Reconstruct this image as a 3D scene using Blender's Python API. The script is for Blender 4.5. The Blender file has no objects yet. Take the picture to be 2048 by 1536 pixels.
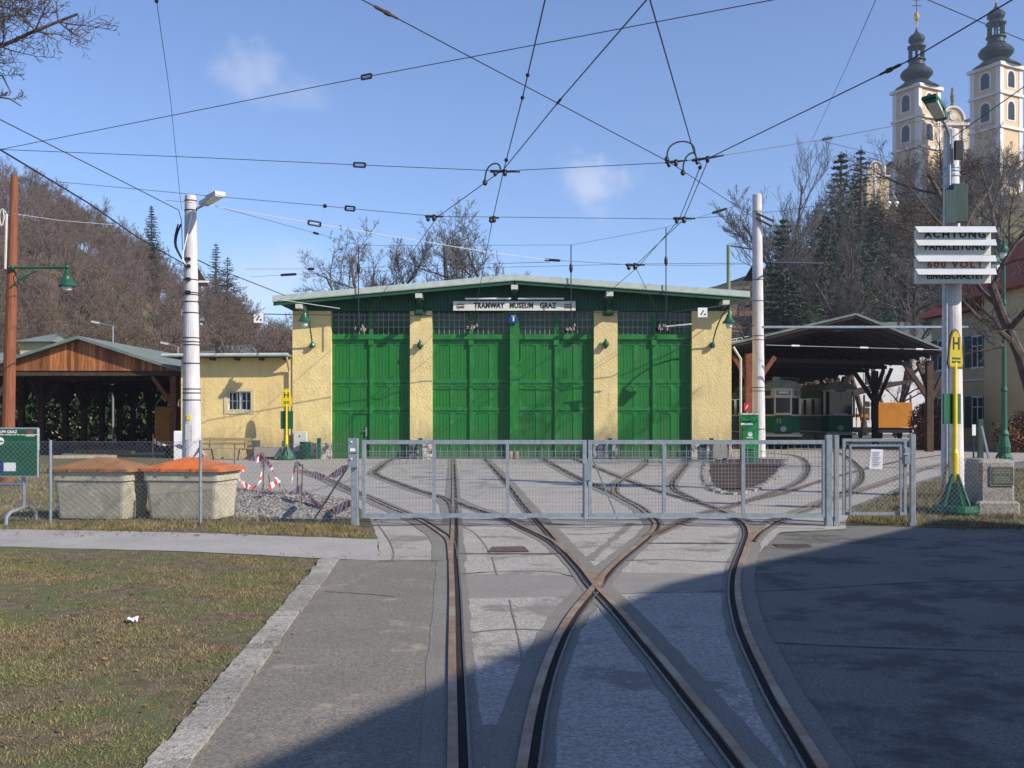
import bpy, math, random
import numpy as np
from mathutils import Vector, Matrix
F=1990.0; HC=1.68; HY=832.0
sc=bpy.context.scene; COL=sc.collection
def P(px,py,Y): return Vector(((px-1024)/F*Y, Y, HC-(py-HY)/F*Y))
def G(px,py,z=0.0):
    Y=F*(HC-z)/(py-HY); return Vector(((px-1024)/F*Y,Y,z))
def PX(px,Y): return (px-1024)/F*Y
def PZ(py,Y): return HC-(py-HY)/F*Y
# ---------------------------------------------------------------- materials
MATS={}
def mat(name,c1,c2=None,scale=6.0,rough=.8,bump=0.0,bscale=None,metal=0.0,spec=.3,detail=6,contrast=(.35,.65),c3=None,s3=1.0,t3=(.55,.7),island=0.0,stretch=None,alpha=None,emit=None,dirt=None):
    if name in MATS: return MATS[name]
    m=bpy.data.materials.new(name); m.use_nodes=True; nt=m.node_tree; N=nt.nodes; L=nt.links
    b=N['Principled BSDF']; b.inputs['Roughness'].default_value=rough; b.inputs['Metallic'].default_value=metal
    b.inputs['Specular IOR Level'].default_value=spec
    tc=N.new('ShaderNodeTexCoord'); geo=N.new('ShaderNodeNewGeometry')
    vec=geo.outputs['Position']
    if stretch:
        mp=N.new('ShaderNodeMapping'); mp.inputs['Scale'].default_value=stretch; L.new(vec,mp.inputs['Vector']); vec=mp.outputs['Vector']
    c2=c2 or tuple(x*.75 for x in c1)
    nz=N.new('ShaderNodeTexNoise'); nz.inputs['Scale'].default_value=scale; nz.inputs['Detail'].default_value=detail; nz.inputs['Roughness'].default_value=.65
    L.new(vec,nz.inputs['Vector'])
    cr=N.new('ShaderNodeValToRGB'); cr.color_ramp.elements[0].position=contrast[0]; cr.color_ramp.elements[1].position=contrast[1]
    cr.color_ramp.elements[0].color=(*c2,1); cr.color_ramp.elements[1].color=(*c1,1); L.new(nz.outputs['Fac'],cr.inputs['Fac'])
    out=cr.outputs['Color']
    if c3:
        n3=N.new('ShaderNodeTexNoise'); n3.inputs['Scale'].default_value=s3; n3.inputs['Detail'].default_value=5; L.new(vec,n3.inputs['Vector'])
        r3=N.new('ShaderNodeMapRange'); r3.inputs[1].default_value=t3[0]; r3.inputs[2].default_value=t3[1]; L.new(n3.outputs['Fac'],r3.inputs[0])
        mx=N.new('ShaderNodeMix'); mx.data_type='RGBA'; L.new(r3.outputs[0],mx.inputs[0]); L.new(out,mx.inputs[6]); mx.inputs[7].default_value=(*c3,1); out=mx.outputs[2]
    if island:
        hs=N.new('ShaderNodeHueSaturation'); ma=N.new('ShaderNodeMapRange'); L.new(geo.outputs['Random Per Island'],ma.inputs[0])
        ma.inputs[3].default_value=1-island; ma.inputs[4].default_value=1+island; L.new(ma.outputs[0],hs.inputs['Value']); L.new(out,hs.inputs['Color']); out=hs.outputs['Color']
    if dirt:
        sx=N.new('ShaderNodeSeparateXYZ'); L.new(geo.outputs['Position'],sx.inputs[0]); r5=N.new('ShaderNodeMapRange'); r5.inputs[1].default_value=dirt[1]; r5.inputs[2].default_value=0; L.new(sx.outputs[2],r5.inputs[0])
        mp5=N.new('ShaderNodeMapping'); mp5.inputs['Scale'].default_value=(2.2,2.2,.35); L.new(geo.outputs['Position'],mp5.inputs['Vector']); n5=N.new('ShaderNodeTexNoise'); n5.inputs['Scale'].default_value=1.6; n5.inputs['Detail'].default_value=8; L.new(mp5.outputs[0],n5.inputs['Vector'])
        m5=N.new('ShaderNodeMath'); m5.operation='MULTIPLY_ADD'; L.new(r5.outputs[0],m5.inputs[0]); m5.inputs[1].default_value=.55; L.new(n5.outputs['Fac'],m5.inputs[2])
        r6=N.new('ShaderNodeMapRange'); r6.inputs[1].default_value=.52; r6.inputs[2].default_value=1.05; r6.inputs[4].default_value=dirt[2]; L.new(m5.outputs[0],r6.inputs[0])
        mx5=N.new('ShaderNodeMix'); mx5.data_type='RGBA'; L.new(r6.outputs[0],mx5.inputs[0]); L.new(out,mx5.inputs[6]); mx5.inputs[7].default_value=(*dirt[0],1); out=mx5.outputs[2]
    L.new(out,b.inputs['Base Color'])
    if bump:
        nb=N.new('ShaderNodeTexNoise'); nb.inputs['Scale'].default_value=bscale or scale*4; nb.inputs['Detail'].default_value=4; L.new(vec,nb.inputs['Vector'])
        bp=N.new('ShaderNodeBump'); bp.inputs['Strength'].default_value=min(1,bump); bp.inputs['Distance'].default_value=.03*max(1,bump); L.new(nb.outputs['Fac'],bp.inputs['Height']); L.new(bp.outputs['Normal'],b.inputs['Normal'])
    if alpha is not None: b.inputs['Alpha'].default_value=alpha
    if emit: b.inputs['Emission Color'].default_value=(*emit[:3],1); b.inputs['Emission Strength'].default_value=emit[3]
    MATS[name]=m; return m
def speck(name,base,dark,light,sc1=90,big=(1.0,),stain=None,st=(.52,.62),ss=.9,rough=.9):
    """aggregate speckle (voronoi/noise) with broad wear"""
    if name in MATS: return MATS[name]
    m=bpy.data.materials.new(name); m.use_nodes=True; nt=m.node_tree; N=nt.nodes; L=nt.links
    b=N['Principled BSDF']; b.inputs['Roughness'].default_value=rough; b.inputs['Specular IOR Level'].default_value=.25
    g=N.new('ShaderNodeNewGeometry')
    def noise(s,d=4,r=.6):
        n=N.new('ShaderNodeTexNoise'); n.inputs['Scale'].default_value=s; n.inputs['Detail'].default_value=d; n.inputs['Roughness'].default_value=r; L.new(g.outputs['Position'],n.inputs['Vector']); return n.outputs['Fac']
    def mixc(f,a,bcol):
        mx=N.new('ShaderNodeMix'); mx.data_type='RGBA'; L.new(f,mx.inputs[0])
        for i,v in ((6,a),(7,bcol)):
            if isinstance(v,tuple): mx.inputs[i].default_value=(*v,1)
            else: L.new(v,mx.inputs[i])
        return mx.outputs[2]
    def rng(v,a,bb,lo=0,hi=1):
        r=N.new('ShaderNodeMapRange'); r.inputs[1].default_value=a; r.inputs[2].default_value=bb; r.inputs[3].default_value=lo; r.inputs[4].default_value=hi; L.new(v,r.inputs[0]); return r.outputs[0]
    fine=noise(sc1,3,.8); broad=noise(1.3,6,.65); mid=noise(9,5,.7)
    c=mixc(rng(fine,.42,.58),dark,light)
    c=mixc(rng(mid,.3,.8,0,.5),c,base)
    c=mixc(rng(broad,.3,.7,0,.55),c,tuple(x*.66 for x in base))
    if stain: c=mixc(rng(noise(ss,6,.7),st[0],st[1],0,.8),c,stain)
    L.new(c,b.inputs['Base Color'])
    bp=N.new('ShaderNodeBump'); bp.inputs['Strength'].default_value=.5; bp.inputs['Distance'].default_value=.006; L.new(fine,bp.inputs['Height']); L.new(bp.outputs['Normal'],b.inputs['Normal'])
    MATS[name]=m; return m
M=dict(
 asphalt=speck('asphalt',(.18,.163,.14),(.10,.092,.08),(.27,.245,.21),55,stain=(.30,.265,.20),st=(.585,.67),ss=1.7),
 asphalt2=speck('asphalt_blue',(.155,.147,.135),(.09,.087,.08),(.225,.215,.195),45,stain=(.06,.058,.056),st=(.50,.58),ss=.8),
 yard=speck('yard_pavement',(.34,.315,.28),(.22,.205,.185),(.44,.41,.37),55,stain=(.22,.205,.185),st=(.54,.68),ss=.6),
 slab=speck('washed_concrete',(.32,.30,.27),(.17,.16,.148),(.48,.455,.415),48,stain=(.15,.142,.13),st=(.53,.60),ss=.9),
 patch=speck('asphalt_patch',(.235,.22,.20),(.16,.15,.14),(.30,.285,.26),90),
 strip=speck('rail_asphalt',(.19,.178,.155),(.12,.113,.10),(.26,.245,.215),70),
 path=speck('path_asphalt',(.33,.315,.295),(.22,.21,.20),(.44,.42,.40),80),
 soil=mat('lawn_soil',(.18,.145,.085),(.10,.075,.048),scale=7,rough=1,bump=1,bscale=60,detail=12,contrast=(.38,.62),c3=(.105,.125,.045),s3=1.3,t3=(.46,.62)),
 grassfar=mat('meadow',(.11,.12,.045),(.075,.075,.035),scale=.25,rough=1,c3=(.12,.085,.05),s3=.08,t3=(.5,.65)),
 gravel=mat('gravel',(.42,.40,.38),(.10,.09,.085),scale=38,rough=1,bump=1,bscale=60,contrast=(.4,.62)),
 mulch=mat('mulch',(.085,.05,.035),(.03,.018,.014),scale=30,rough=1,bump=1,bscale=60),
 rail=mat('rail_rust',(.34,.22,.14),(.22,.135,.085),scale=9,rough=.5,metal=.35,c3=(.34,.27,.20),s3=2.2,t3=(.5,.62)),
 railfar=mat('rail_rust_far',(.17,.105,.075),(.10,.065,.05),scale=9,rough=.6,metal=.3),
 groove=mat('groove_dark',(.03,.026,.022),(.008,.008,.008),scale=40,rough=1),  # near-black tone for the flange grooves and thin ground lines
 lip=mat('rail_lip',(.17,.15,.15),(.10,.085,.08),scale=12,rough=.45,metal=.5),
 stone=mat('kerb_stone',(.34,.32,.285),(.19,.175,.15),scale=25,rough=.9,bump=.6,bscale=50,island=.22),
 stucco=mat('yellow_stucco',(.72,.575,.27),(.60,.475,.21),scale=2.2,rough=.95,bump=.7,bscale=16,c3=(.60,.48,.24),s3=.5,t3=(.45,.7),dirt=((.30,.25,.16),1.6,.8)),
 stucco_a=mat('yellow_stucco_annex',(.72,.55,.25),(.64,.48,.21),scale=1.0,rough=.95,bump=.6,bscale=9,dirt=((.32,.27,.17),1.4,.8)),
 rubble=mat('rubble_stone',(.50,.46,.42),(.10,.085,.075),scale=5,rough=.95,bump=1,bscale=14,contrast=(.42,.55)),
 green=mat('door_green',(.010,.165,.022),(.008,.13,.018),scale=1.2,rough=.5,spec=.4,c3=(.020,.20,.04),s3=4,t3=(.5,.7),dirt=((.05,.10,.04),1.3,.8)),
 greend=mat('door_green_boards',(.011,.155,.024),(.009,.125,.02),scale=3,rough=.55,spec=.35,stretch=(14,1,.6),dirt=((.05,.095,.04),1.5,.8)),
 dgreen=mat('gable_green',(.012,.085,.04),(.009,.06,.03),scale=4,rough=.6),
 lgreen=mat('lamp_green',(.010,.095,.045),(.008,.07,.036),scale=8,rough=.35,spec=.5),
 fascia=mat('roof_edge_zinc',(.44,.50,.46),(.34,.40,.37),scale=3,rough=.55),
 roofgrey=mat('roof_felt',(.17,.20,.18),(.11,.135,.125),scale=2,rough=.9),
 beamend=mat('beam_end_grey',(.55,.55,.48),(.45,.45,.4),scale=5,rough=.7),
 glass=mat('dark_glass',(.025,.032,.033),(.012,.016,.018),scale=.8,rough=.1,spec=.4),
 muntin=mat('muntin_green',(.22,.36,.14),(.18,.30,.12),scale=3,rough=.5),
 galv=mat('galvanised',(.38,.42,.45),(.27,.31,.34),scale=14,rough=.45,metal=.6,bump=.05),
 galvd=mat('galvanised_dull',(.30,.34,.38),(.22,.25,.29),scale=10,rough=.5,metal=.5),
 concrete=mat('pole_concrete',(.58,.555,.56),(.44,.42,.43),scale=4,rough=.85,bump=.2,bscale=30,stretch=(1,1,.35)),
 black=mat('black_steel',(.022,.022,.025),(.012,.012,.013),scale=8,rough=.5),
 wire=mat('wire_dark',(.04,.045,.055),(.03,.032,.04),scale=8,rough=.5,metal=.3),
 wirel=mat('wire_pale',(.55,.55,.55),(.45,.45,.45),scale=8,rough=.6),
 wood=mat('pole_wood',(.25,.085,.04),(.15,.05,.025),scale=5,rough=.75,stretch=(6,6,.4)),
 boards=mat('gable_boards',(.40,.16,.055),(.15,.045,.018),scale=3,rough=.7,stretch=(5,1,.5),island=.5,contrast=(.3,.7)),
 timber=mat('dark_timber',(.085,.05,.032),(.045,.027,.02),scale=5,rough=.85),
 timberr=mat('red_timber',(.20,.07,.04),(.12,.04,.025),scale=5,rough=.85),
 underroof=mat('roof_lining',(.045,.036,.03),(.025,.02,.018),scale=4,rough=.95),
 binbody=mat('bin_body',(.44,.405,.30),(.35,.32,.235),scale=3.5,rough=.7,c3=(.52,.49,.40),s3=9,t3=(.55,.75)),
 lid=mat('bin_lid',(.60,.15,.02),(.48,.11,.018),scale=5,rough=.5,c3=(.28,.13,.055),s3=2.2,t3=(.48,.68)),
 lidold=mat('bin_lid_worn',(.30,.135,.045),(.20,.10,.04),scale=6,rough=.7,c3=(.42,.14,.025),s3=3,t3=(.62,.75)),
 boardgreen=mat('info_green',(.008,.085,.038),(.007,.075,.034),scale=1.5,rough=.35,spec=.5),
 yellow=mat('signal_yellow',(.75,.56,.01),(.66,.48,.01),scale=5,rough=.4,spec=.5),
 dyellow=mat('dull_yellow',(.42,.33,.02),(.36,.28,.02),scale=5,rough=.5),
 hoodw=mat('hood_grey',(.50,.52,.54),(.42,.44,.46),scale=3,rough=.45),
 white=mat('white_enamel',(.78,.78,.76),(.68,.68,.66),scale=4,rough=.5),
 cream=mat('sign_cream',(.60,.61,.54),(.53,.54,.47),scale=3,rough=.55),
 ink=mat('lettering_ink',(.02,.02,.022),(.015,.015,.016),scale=9,rough=.6),
 inkred=mat('lettering_red',(.32,.09,.06),(.25,.07,.05),scale=9,rough=.6),
 blue=mat('sign_blue',(.015,.05,.22),(.012,.04,.18),scale=5,rough=.4),
 red=mat('tape_red',(.55,.03,.03),(.45,.025,.025),scale=20,rough=.5),
 tapew=mat('tape_white',(.78,.76,.76),(.66,.64,.64),scale=20,rough=.5),
 bark=mat('bark',(.115,.09,.075),(.055,.043,.037),scale=6,rough=1,bump=.6,bscale=25,stretch=(1,1,.3)),
 twig=mat('twigs_brown',(.085,.058,.048),(.06,.042,.036),scale=1,rough=1,island=.3),
 twigp=mat('twigs_wood',(.165,.118,.10),(.12,.09,.078),scale=.06,rough=1,island=.35,c3=(.13,.10,.062),s3=.045,t3=(.45,.6)),
 twigg=mat('twigs_grey',(.125,.11,.10),(.09,.08,.07),scale=1,rough=1,island=.25),
 needle=mat('needles',(.045,.078,.030),(.022,.042,.020),scale=.6,rough=.9,island=.4),
 ivy=mat('ivy_leaves',(.035,.062,.016),(.018,.034,.010),scale=1.2,rough=.7,island=.5),
 beech=mat('beech_leaves',(.19,.085,.045),(.12,.055,.03),scale=1.5,rough=.9,island=.4),
 blade=mat('grass_blades',(.20,.165,.08),(.13,.125,.048),scale=1.6,rough=.9,island=.45,c3=(.24,.185,.09),s3=2.2,t3=(.42,.6)),
 leafb=mat('fallen_leaves',(.20,.11,.045),(.11,.065,.03),scale=5,rough=.95,island=.5),
 tramgreen=mat('tram_green',(.012,.10,.05),(.010,.08,.04),scale=2,rough=.65,spec=.15),
 tramcream=mat('tram_cream',(.44,.43,.34),(.37,.36,.29),scale=2,rough=.4),
 orange=mat('orange_panel',(.50,.20,.02),(.40,.15,.018),scale=2,rough=.55),
 hy=mat('house_yellow',(.50,.41,.24),(.44,.36,.21),scale=1,rough=.95),
 hw=mat('house_white',(.66,.66,.66),(.58,.58,.58),scale=1,rough=.95),
 tile=mat('red_tiles',(.36,.07,.035),(.23,.045,.025),scale=5,rough=.85,stretch=(1,1,3)),
 shutter=mat('shutter_green',(.03,.06,.05),(.022,.045,.04),scale=4,rough=.6),
 ochre=mat('ochre_wall',(.50,.33,.16),(.42,.27,.13),scale=.8,rough=.95),
 church=mat('church_ochre',(.56,.43,.28),(.50,.38,.24),scale=.3,rough=.95),
 churchw=mat('church_white',(.68,.64,.60),(.6,.56,.53),scale=.4,rough=.95),
 copper=mat('dome_copper',(.020,.036,.036),(.012,.022,.024),scale=.6,rough=.55,metal=.2),
 gold=mat('gilt',(.75,.45,.12),(.6,.35,.1),scale=2,rough=.3,metal=.7),
 paper=mat('paper',(.72,.72,.74),(.62,.62,.66),scale=6,rough=.7),
 granite=mat('granite',(.36,.33,.29),(.20,.185,.165),scale=30,rough=.9,bump=.5,bscale=50,contrast=(.42,.6)),
 plaque=mat('plaque_bronze',(.10,.11,.075),(.06,.065,.045),scale=20,rough=.5,metal=.4),
 lampglass=mat('lamp_glass',(.70,.74,.70),(.62,.66,.62),scale=4,rough=.25),
 cabinet=mat('cabinet_grey',(.52,.52,.48),(.46,.46,.42),scale=2,rough=.5),
 ltgreen=mat('post_green',(.012,.21,.05),(.01,.17,.04),scale=3,rough=.4),
)
# ---------------------------------------------------------------- mesh builder
class MB:
    def __init__(s): s.v=[]; s.f=[]; s.mi=[]; s.cur=0
    def add(s,vs,fs):
        o=len(s.v); s.v.extend([tuple(v) for v in vs]); s.f.extend([tuple(i+o for i in f) for f in fs]); s.mi.extend([s.cur]*len(fs)); return s
    def box(s,x0,x1,y0,y1,z0,z1):
        return s.add([(x0,y0,z0),(x1,y0,z0),(x1,y1,z0),(x0,y1,z0),(x0,y0,z1),(x1,y0,z1),(x1,y1,z1),(x0,y1,z1)],
          [(0,3,2,1),(4,5,6,7),(0,1,5,4),(1,2,6,5),(2,3,7,6),(3,0,4,7)])
    def bbox(s,x0,x1,y0,y1,z0,z1,b=.01):
        """box with chamfered vertical edges and top"""
        c=[(x0+b,y0),(x1-b,y0),(x1,y0+b),(x1,y1-b),(x1-b,y1),(x0+b,y1),(x0,y1-b),(x0,y0+b)]
        cx,cy=(x0+x1)/2,(y0+y1)/2
        kx=1-2*b/max(1e-6,x1-x0); ky=1-2*b/max(1e-6,y1-y0)
        vs=[(x,y,z0) for x,y in c]+[(x,y,z1-b) for x,y in c]+[(cx+(x-cx)*kx,cy+(y-cy)*ky,z1) for x,y in c]
        fs=[tuple(range(7,-1,-1)),tuple(range(16,24))]
        for k in (0,8):
            for i in range(8): j=(i+1)%8; fs.append((k+i,k+j,k+8+j,k+8+i))
        return s.add(vs,fs)
    def bar(s,p,q,w,h=None,up=(0,0,1)):
        p=Vector(p); q=Vector(q); h=h or w; d=(q-p).normalized(); u=Vector(up)
        if abs(d.dot(u))>.98: u=Vector((0,1,0))
        a=d.cross(u).normalized()*w/2; b=a.cross(d).normalized()*h/2
        vs=[p-a-b,p+a-b,p+a+b,p-a+b,q-a-b,q+a-b,q+a+b,q-a+b]
        return s.add(vs,[(0,3,2,1),(4,5,6,7),(0,1,5,4),(1,2,6,5),(2,3,7,6),(3,0,4,7)])
    def tube(s,pts,r,n=8,cap=True):
        pts=[Vector(p) for p in pts]; k=len(pts); rs=r if isinstance(r,(list,tuple)) else [r]*k
        vs=[]; fs=[]; ref=None
        for i,p in enumerate(pts):
            d=(pts[min(i+1,k-1)]-pts[max(i-1,0)])
            d=d.normalized() if d.length>1e-9 else Vector((0,0,1))
            if ref is None: ref=Vector((1,0,0)) if abs(d.x)<.9 else Vector((0,1,0))
            a=ref-d*ref.dot(d)
            if a.length<1e-5: a=d.orthogonal()
            a=a.normalized(); b=d.cross(a).normalized(); ref=a
            for j in range(n):
                t=2*math.pi*j/n; vs.append(p+(a*math.cos(t)+b*math.sin(t))*rs[i])
        for i in range(k-1):
            for j in range(n): m=(j+1)%n; fs.append((i*n+j,i*n+m,(i+1)*n+m,(i+1)*n+j))
        if cap: fs.append(tuple(range(n))[::-1]); fs.append(tuple((k-1)*n+j for j in range(n)))
        return s.add(vs,fs)
    def lathe(s,c,prof,n=16,ax='z'):
        c=Vector(c); vs=[]; fs=[]
        for r,z in prof:
            for j in range(n):
                t=2*math.pi*j/n
                if ax=='z': vs.append(c+Vector((r*math.cos(t),r*math.sin(t),z)))
                elif ax=='y': vs.append(c+Vector((r*math.cos(t),z,r*math.sin(t))))
                else: vs.append(c+Vector((z,r*math.cos(t),r*math.sin(t))))
        k=len(prof)
        for i in range(k-1):
            for j in range(n): m=(j+1)%n; fs.append((i*n+j,i*n+m,(i+1)*n+m,(i+1)*n+j))
        fs.append(tuple(range(n))[::-1]); fs.append(tuple((k-1)*n+j for j in range(n)))
        return s.add(vs,fs)
    def prism(s,poly,y0,y1):
        """poly in xz extruded along y"""
        n=len(poly); vs=[(x,y0,z) for x,z in poly]+[(x,y1,z) for x,z in poly]
        fs=[tuple(range(n)),tuple(range(2*n-1,n-1,-1))]+[(i,n+i,n+(i+1)%n,(i+1)%n) for i in range(n)]
        return s.add(vs,fs)
    def flat(s,poly,z0,z1=None):
        n=len(poly); vs=[(p[0],p[1],z0) for p in poly]
        if z1 is None: return s.add(vs,[tuple(range(n))])
        vs+=[(p[0],p[1],z1) for p in poly]
        return s.add(vs,[tuple(range(n))[::-1],tuple(range(n,2*n))]+[(i,(i+1)%n,n+(i+1)%n,n+i) for i in range(n)])
    def obox(s,c,hx,hy,hz,rot=0,tilt=0):
        R=Matrix.Rotation(rot,3,'Z')@Matrix.Rotation(tilt,3,'X'); c=Vector(c)
        vs=[c+R@Vector((a*hx,b*hy,d*hz)) for d in(-1,1) for a,b in((-1,-1),(1,-1),(1,1),(-1,1))]
        return s.add(vs,[(0,3,2,1),(4,5,6,7),(0,1,5,4),(1,2,6,5),(2,3,7,6),(3,0,4,7)])
    def transform(s,mtx,i0=0):
        for i in range(i0,len(s.v)): s.v[i]=tuple(mtx@Vector(s.v[i]))
        return s
    def build(s,name,m,parent=None,loc=None,smooth=False):
        off=Vector((0,0,0)); p=parent
        while p is not None: off+=p.location; p=p.parent
        lc=Vector(loc) if (loc is not None and parent is None) else Vector((0,0,0))
        off=off+lc
        me=bpy.data.meshes.new(name)
        vs=np.array(s.v,dtype=float)-np.array(off)
        me.from_pydata(vs.tolist(),[],s.f)
        ms=m if isinstance(m,(list,tuple)) else [m]
        for x in ms: me.materials.append(M[x] if isinstance(x,str) else x)
        if len(ms)>1: me.polygons.foreach_set('material_index',s.mi)
        if smooth: me.shade_smooth() if hasattr(me,'shade_smooth') else None
        me.update()
        o=bpy.data.objects.new(name,me); COL.objects.link(o); o.location=lc
        if parent is not None: o.parent=parent
        return o
def tag(o,label=None,cat=None,group=None,kind=None):
    if label: o['label']=label
    if cat: o['category']=cat
    if group: o['group']=group
    if kind: o['kind']=kind
    return o
def thing(name,label,cat,loc=(0,0,0),group=None):
    o=bpy.data.objects.new(name,None); COL.objects.link(o); o.location=Vector(loc); o.empty_display_size=.2
    return tag(o,label,cat,group)
def copy_tree(o,parent=None,src=None):
    c=o.copy(); COL.objects.link(c); c.parent=parent
    for ch in list(o.children): copy_tree(ch,c)
    return c
def struct(name,mb,m,kind='structure',label=None,cat=None):
    o=mb.build(name,m); tag(o,label,cat,kind=kind); return o
def textmb(s,size,bold=.0,extr=.002,sx=1.0,space=1.0):
    cu=bpy.data.curves.new('lettering','FONT'); cu.body=s; cu.size=size; cu.extrude=extr; cu.offset=bold; cu.align_x='CENTER'; cu.align_y='CENTER'; cu.space_character=space; cu.resolution_u=2
    ob=bpy.data.objects.new('lettering',cu); COL.objects.link(ob)
    dg=bpy.context.evaluated_depsgraph_get(); dg.update(); me=bpy.data.meshes.new_from_object(ob.evaluated_get(dg))
    mb=MB(); mb.add([(v.co.x*sx,0-v.co.z,v.co.y) for v in me.vertices],[tuple(p.vertices) for p in me.polygons])
    bpy.data.objects.remove(ob); bpy.data.meshes.remove(me); return mb
def lettering(s,c,size,m,parent,bold=0,sx=1,rotz=0,tilt=0,space=1.0,name='lettering'):
    mb=textmb(s,size,bold,sx=sx,space=space); R=Matrix.Translation(Vector(c))@Matrix.Rotation(rotz,4,'Z')@Matrix.Rotation(tilt,4,'X'); mb.transform(R)
    return mb.build(name,m,parent)
def smooth_line(pts,step=.25):
    pts=[Vector(p) for p in pts]; out=[]
    n=len(pts)
    for i in range(n-1):
        p0=pts[max(i-1,0)];p1=pts[i];p2=pts[i+1];p3=pts[min(i+2,n-1)]
        k=max(1,int((p2-p1).length/step))
        for j in range(k):
            t=j/k
            out.append(.5*((2*p1)+(p2-p0)*t+(2*p0-5*p1+4*p2-p3)*t*t+(3*p1-p0-3*p2+p3)*t**3))
    out.append(pts[-1]); return out
# ---------------------------------------------------------------- camera, light, sky
cam=bpy.data.objects.new('camera',bpy.data.cameras.new('camera')); COL.objects.link(cam); sc.camera=cam
cam.location=(0,0,HC); cam.rotation_euler=(math.pi/2,0,0); cam.data.sensor_width=36; cam.data.lens=36*F/2048; cam.data.shift_y=(HY-768)/2048; cam.data.clip_end=3000; cam.data.clip_start=.1
SUN=Vector((1.7,-1.0,1.3)).normalized()
sd=bpy.data.lights.new('sun','SUN'); sd.energy=5.0; sd.angle=math.radians(.5); sd.color=(1,.92,.80)
so=bpy.data.objects.new('sun',sd); COL.objects.link(so); so.rotation_euler=SUN.to_track_quat('Z','Y').to_euler(); so.location=(0,0,60)
W=bpy.data.worlds.new('World'); sc.world=W; W.use_nodes=True; nt=W.node_tree; N=nt.nodes; L=nt.links
bg=N['Background']; bg.inputs['Strength'].default_value=.105
sky=N.new('ShaderNodeTexSky'); sky.sky_type='NISHITA'; sky.sun_disc=False; sky.sun_elevation=math.asin(SUN.z); sky.sun_rotation=math.atan2(SUN.x,SUN.y)
sky.air_density=1.0; sky.dust_density=.35; sky.ozone_density=2.0; sky.altitude=400
tc=N.new('ShaderNodeTexCoord')
def cloud(prev,px,py,rad,sx,sz,sc_,amt,seed):
    d=Vector(((px-1024)/F,1,(HY-py)/F)).normalized()
    sub=N.new('ShaderNodeVectorMath'); sub.operation='SUBTRACT'; L.new(tc.outputs['Generated'],sub.inputs[0]); sub.inputs[1].default_value=d
    mp=N.new('ShaderNodeVectorMath'); mp.operation='MULTIPLY'; mp.inputs[1].default_value=(1/(rad*sx),1/rad,1/(rad*sz)); L.new(sub.outputs[0],mp.inputs[0])
    ln=N.new('ShaderNodeVectorMath'); ln.operation='LENGTH'; L.new(mp.outputs[0],ln.inputs[0])
    nz=N.new('ShaderNodeTexNoise'); nz.noise_dimensions='4D'; nz.inputs['W'].default_value=seed; nz.inputs['Scale'].default_value=sc_; nz.inputs['Detail'].default_value=7; nz.inputs['Roughness'].default_value=.55; L.new(tc.outputs['Generated'],nz.inputs['Vector'])
    a=N.new('ShaderNodeMath'); a.operation='MULTIPLY_ADD'; L.new(nz.outputs['Fac'],a.inputs[0]); a.inputs[1].default_value=2.6; a.inputs[2].default_value=-.55
    s=N.new('ShaderNodeMath'); s.operation='SUBTRACT'; L.new(a.outputs[0],s.inputs[0]); L.new(ln.outputs[1],s.inputs[1])
    r=N.new('ShaderNodeMapRange'); r.interpolation_type='SMOOTHSTEP'; r.inputs[1].default_value=-.35; r.inputs[2].default_value=.75; r.inputs[4].default_value=amt; L.new(s.outputs[0],r.inputs[0])
    mx=N.new('ShaderNodeMix'); mx.data_type='RGBA'; L.new(r.outputs[0],mx.inputs[0]); L.new(prev,mx.inputs[6]); mx.inputs[7].default_value=(6.2,6.3,7.2,1); return mx.outputs[2]
o=sky.outputs[0]
hs=N.new('ShaderNodeHueSaturation'); hs.inputs['Saturation'].default_value=1.0; hs.inputs['Value'].default_value=.95; L.new(o,hs.inputs['Color']); o=hs.outputs[0]
tn=N.new('ShaderNodeMix'); tn.data_type='RGBA'; tn.blend_type='MULTIPLY'; tn.inputs[0].default_value=1; L.new(o,tn.inputs[6]); tn.inputs[7].default_value=(1.02,1.10,1.34,1); o=tn.outputs[2]
o=cloud(o,1190,370,.036,1.1,.9,26,.5,1.3); o=cloud(o,505,135,.030,1.5,.9,30,.32,5.2); o=cloud(o,600,190,.03,1.4,.7,34,.16,8.1); o=cloud(o,520,570,.05,1.5,1,14,.4,3.3)
L.new(o,bg.inputs['Color'])
sc.view_settings.view_transform='Standard'; sc.view_settings.look='None'; sc.view_settings.exposure=.45; sc.view_settings.gamma=1
# ---------------------------------------------------------------- ground
rng=random.Random(4)
def gp(pts,z=0.0): return [tuple(G(x,y,z)) for x,y in pts]
def rough(poly,step=.15,amp=.03,seed=1):
    r=random.Random(seed); out=[]
    n=len(poly)
    for i in range(n):
        a=Vector(poly[i][:2]+(0,)); b=Vector(poly[(i+1)%n][:2]+(0,)); k=max(1,min(120,int((b-a).length/step)))
        for j in range(k):
            p=a.lerp(b,j/k); out.append((p.x+(r.random()-.5)*2*amp,p.y+(r.random()-.5)*2*amp))
    return out
from mathutils.geometry import tessellate_polygon
def sheet(name,poly,z,m,amp=.02,step=.2,seed=1,**k):
    p=rough([tuple(q[:2]) for q in poly],step,amp,seed) if amp else [tuple(q[:2]) for q in poly]
    mb=MB(); vs=[(x,y,z) for x,y in p]; tr=tessellate_polygon([[Vector(v) for v in vs]])
    fs=[]
    for t in tr:
        a,b,c=[Vector(vs[i]) for i in t]
        fs.append(tuple(t) if (b-a).cross(c-a).z>0 else (t[0],t[2],t[1]))
    mb.add(vs,fs); return struct(name,mb,m,**k)
struct('ground',MB().add([(-700,-60,0),(700,-60,0),(700,900,0),(-700,900,0)],[(0,1,2,3)]),'asphalt2')
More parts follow.
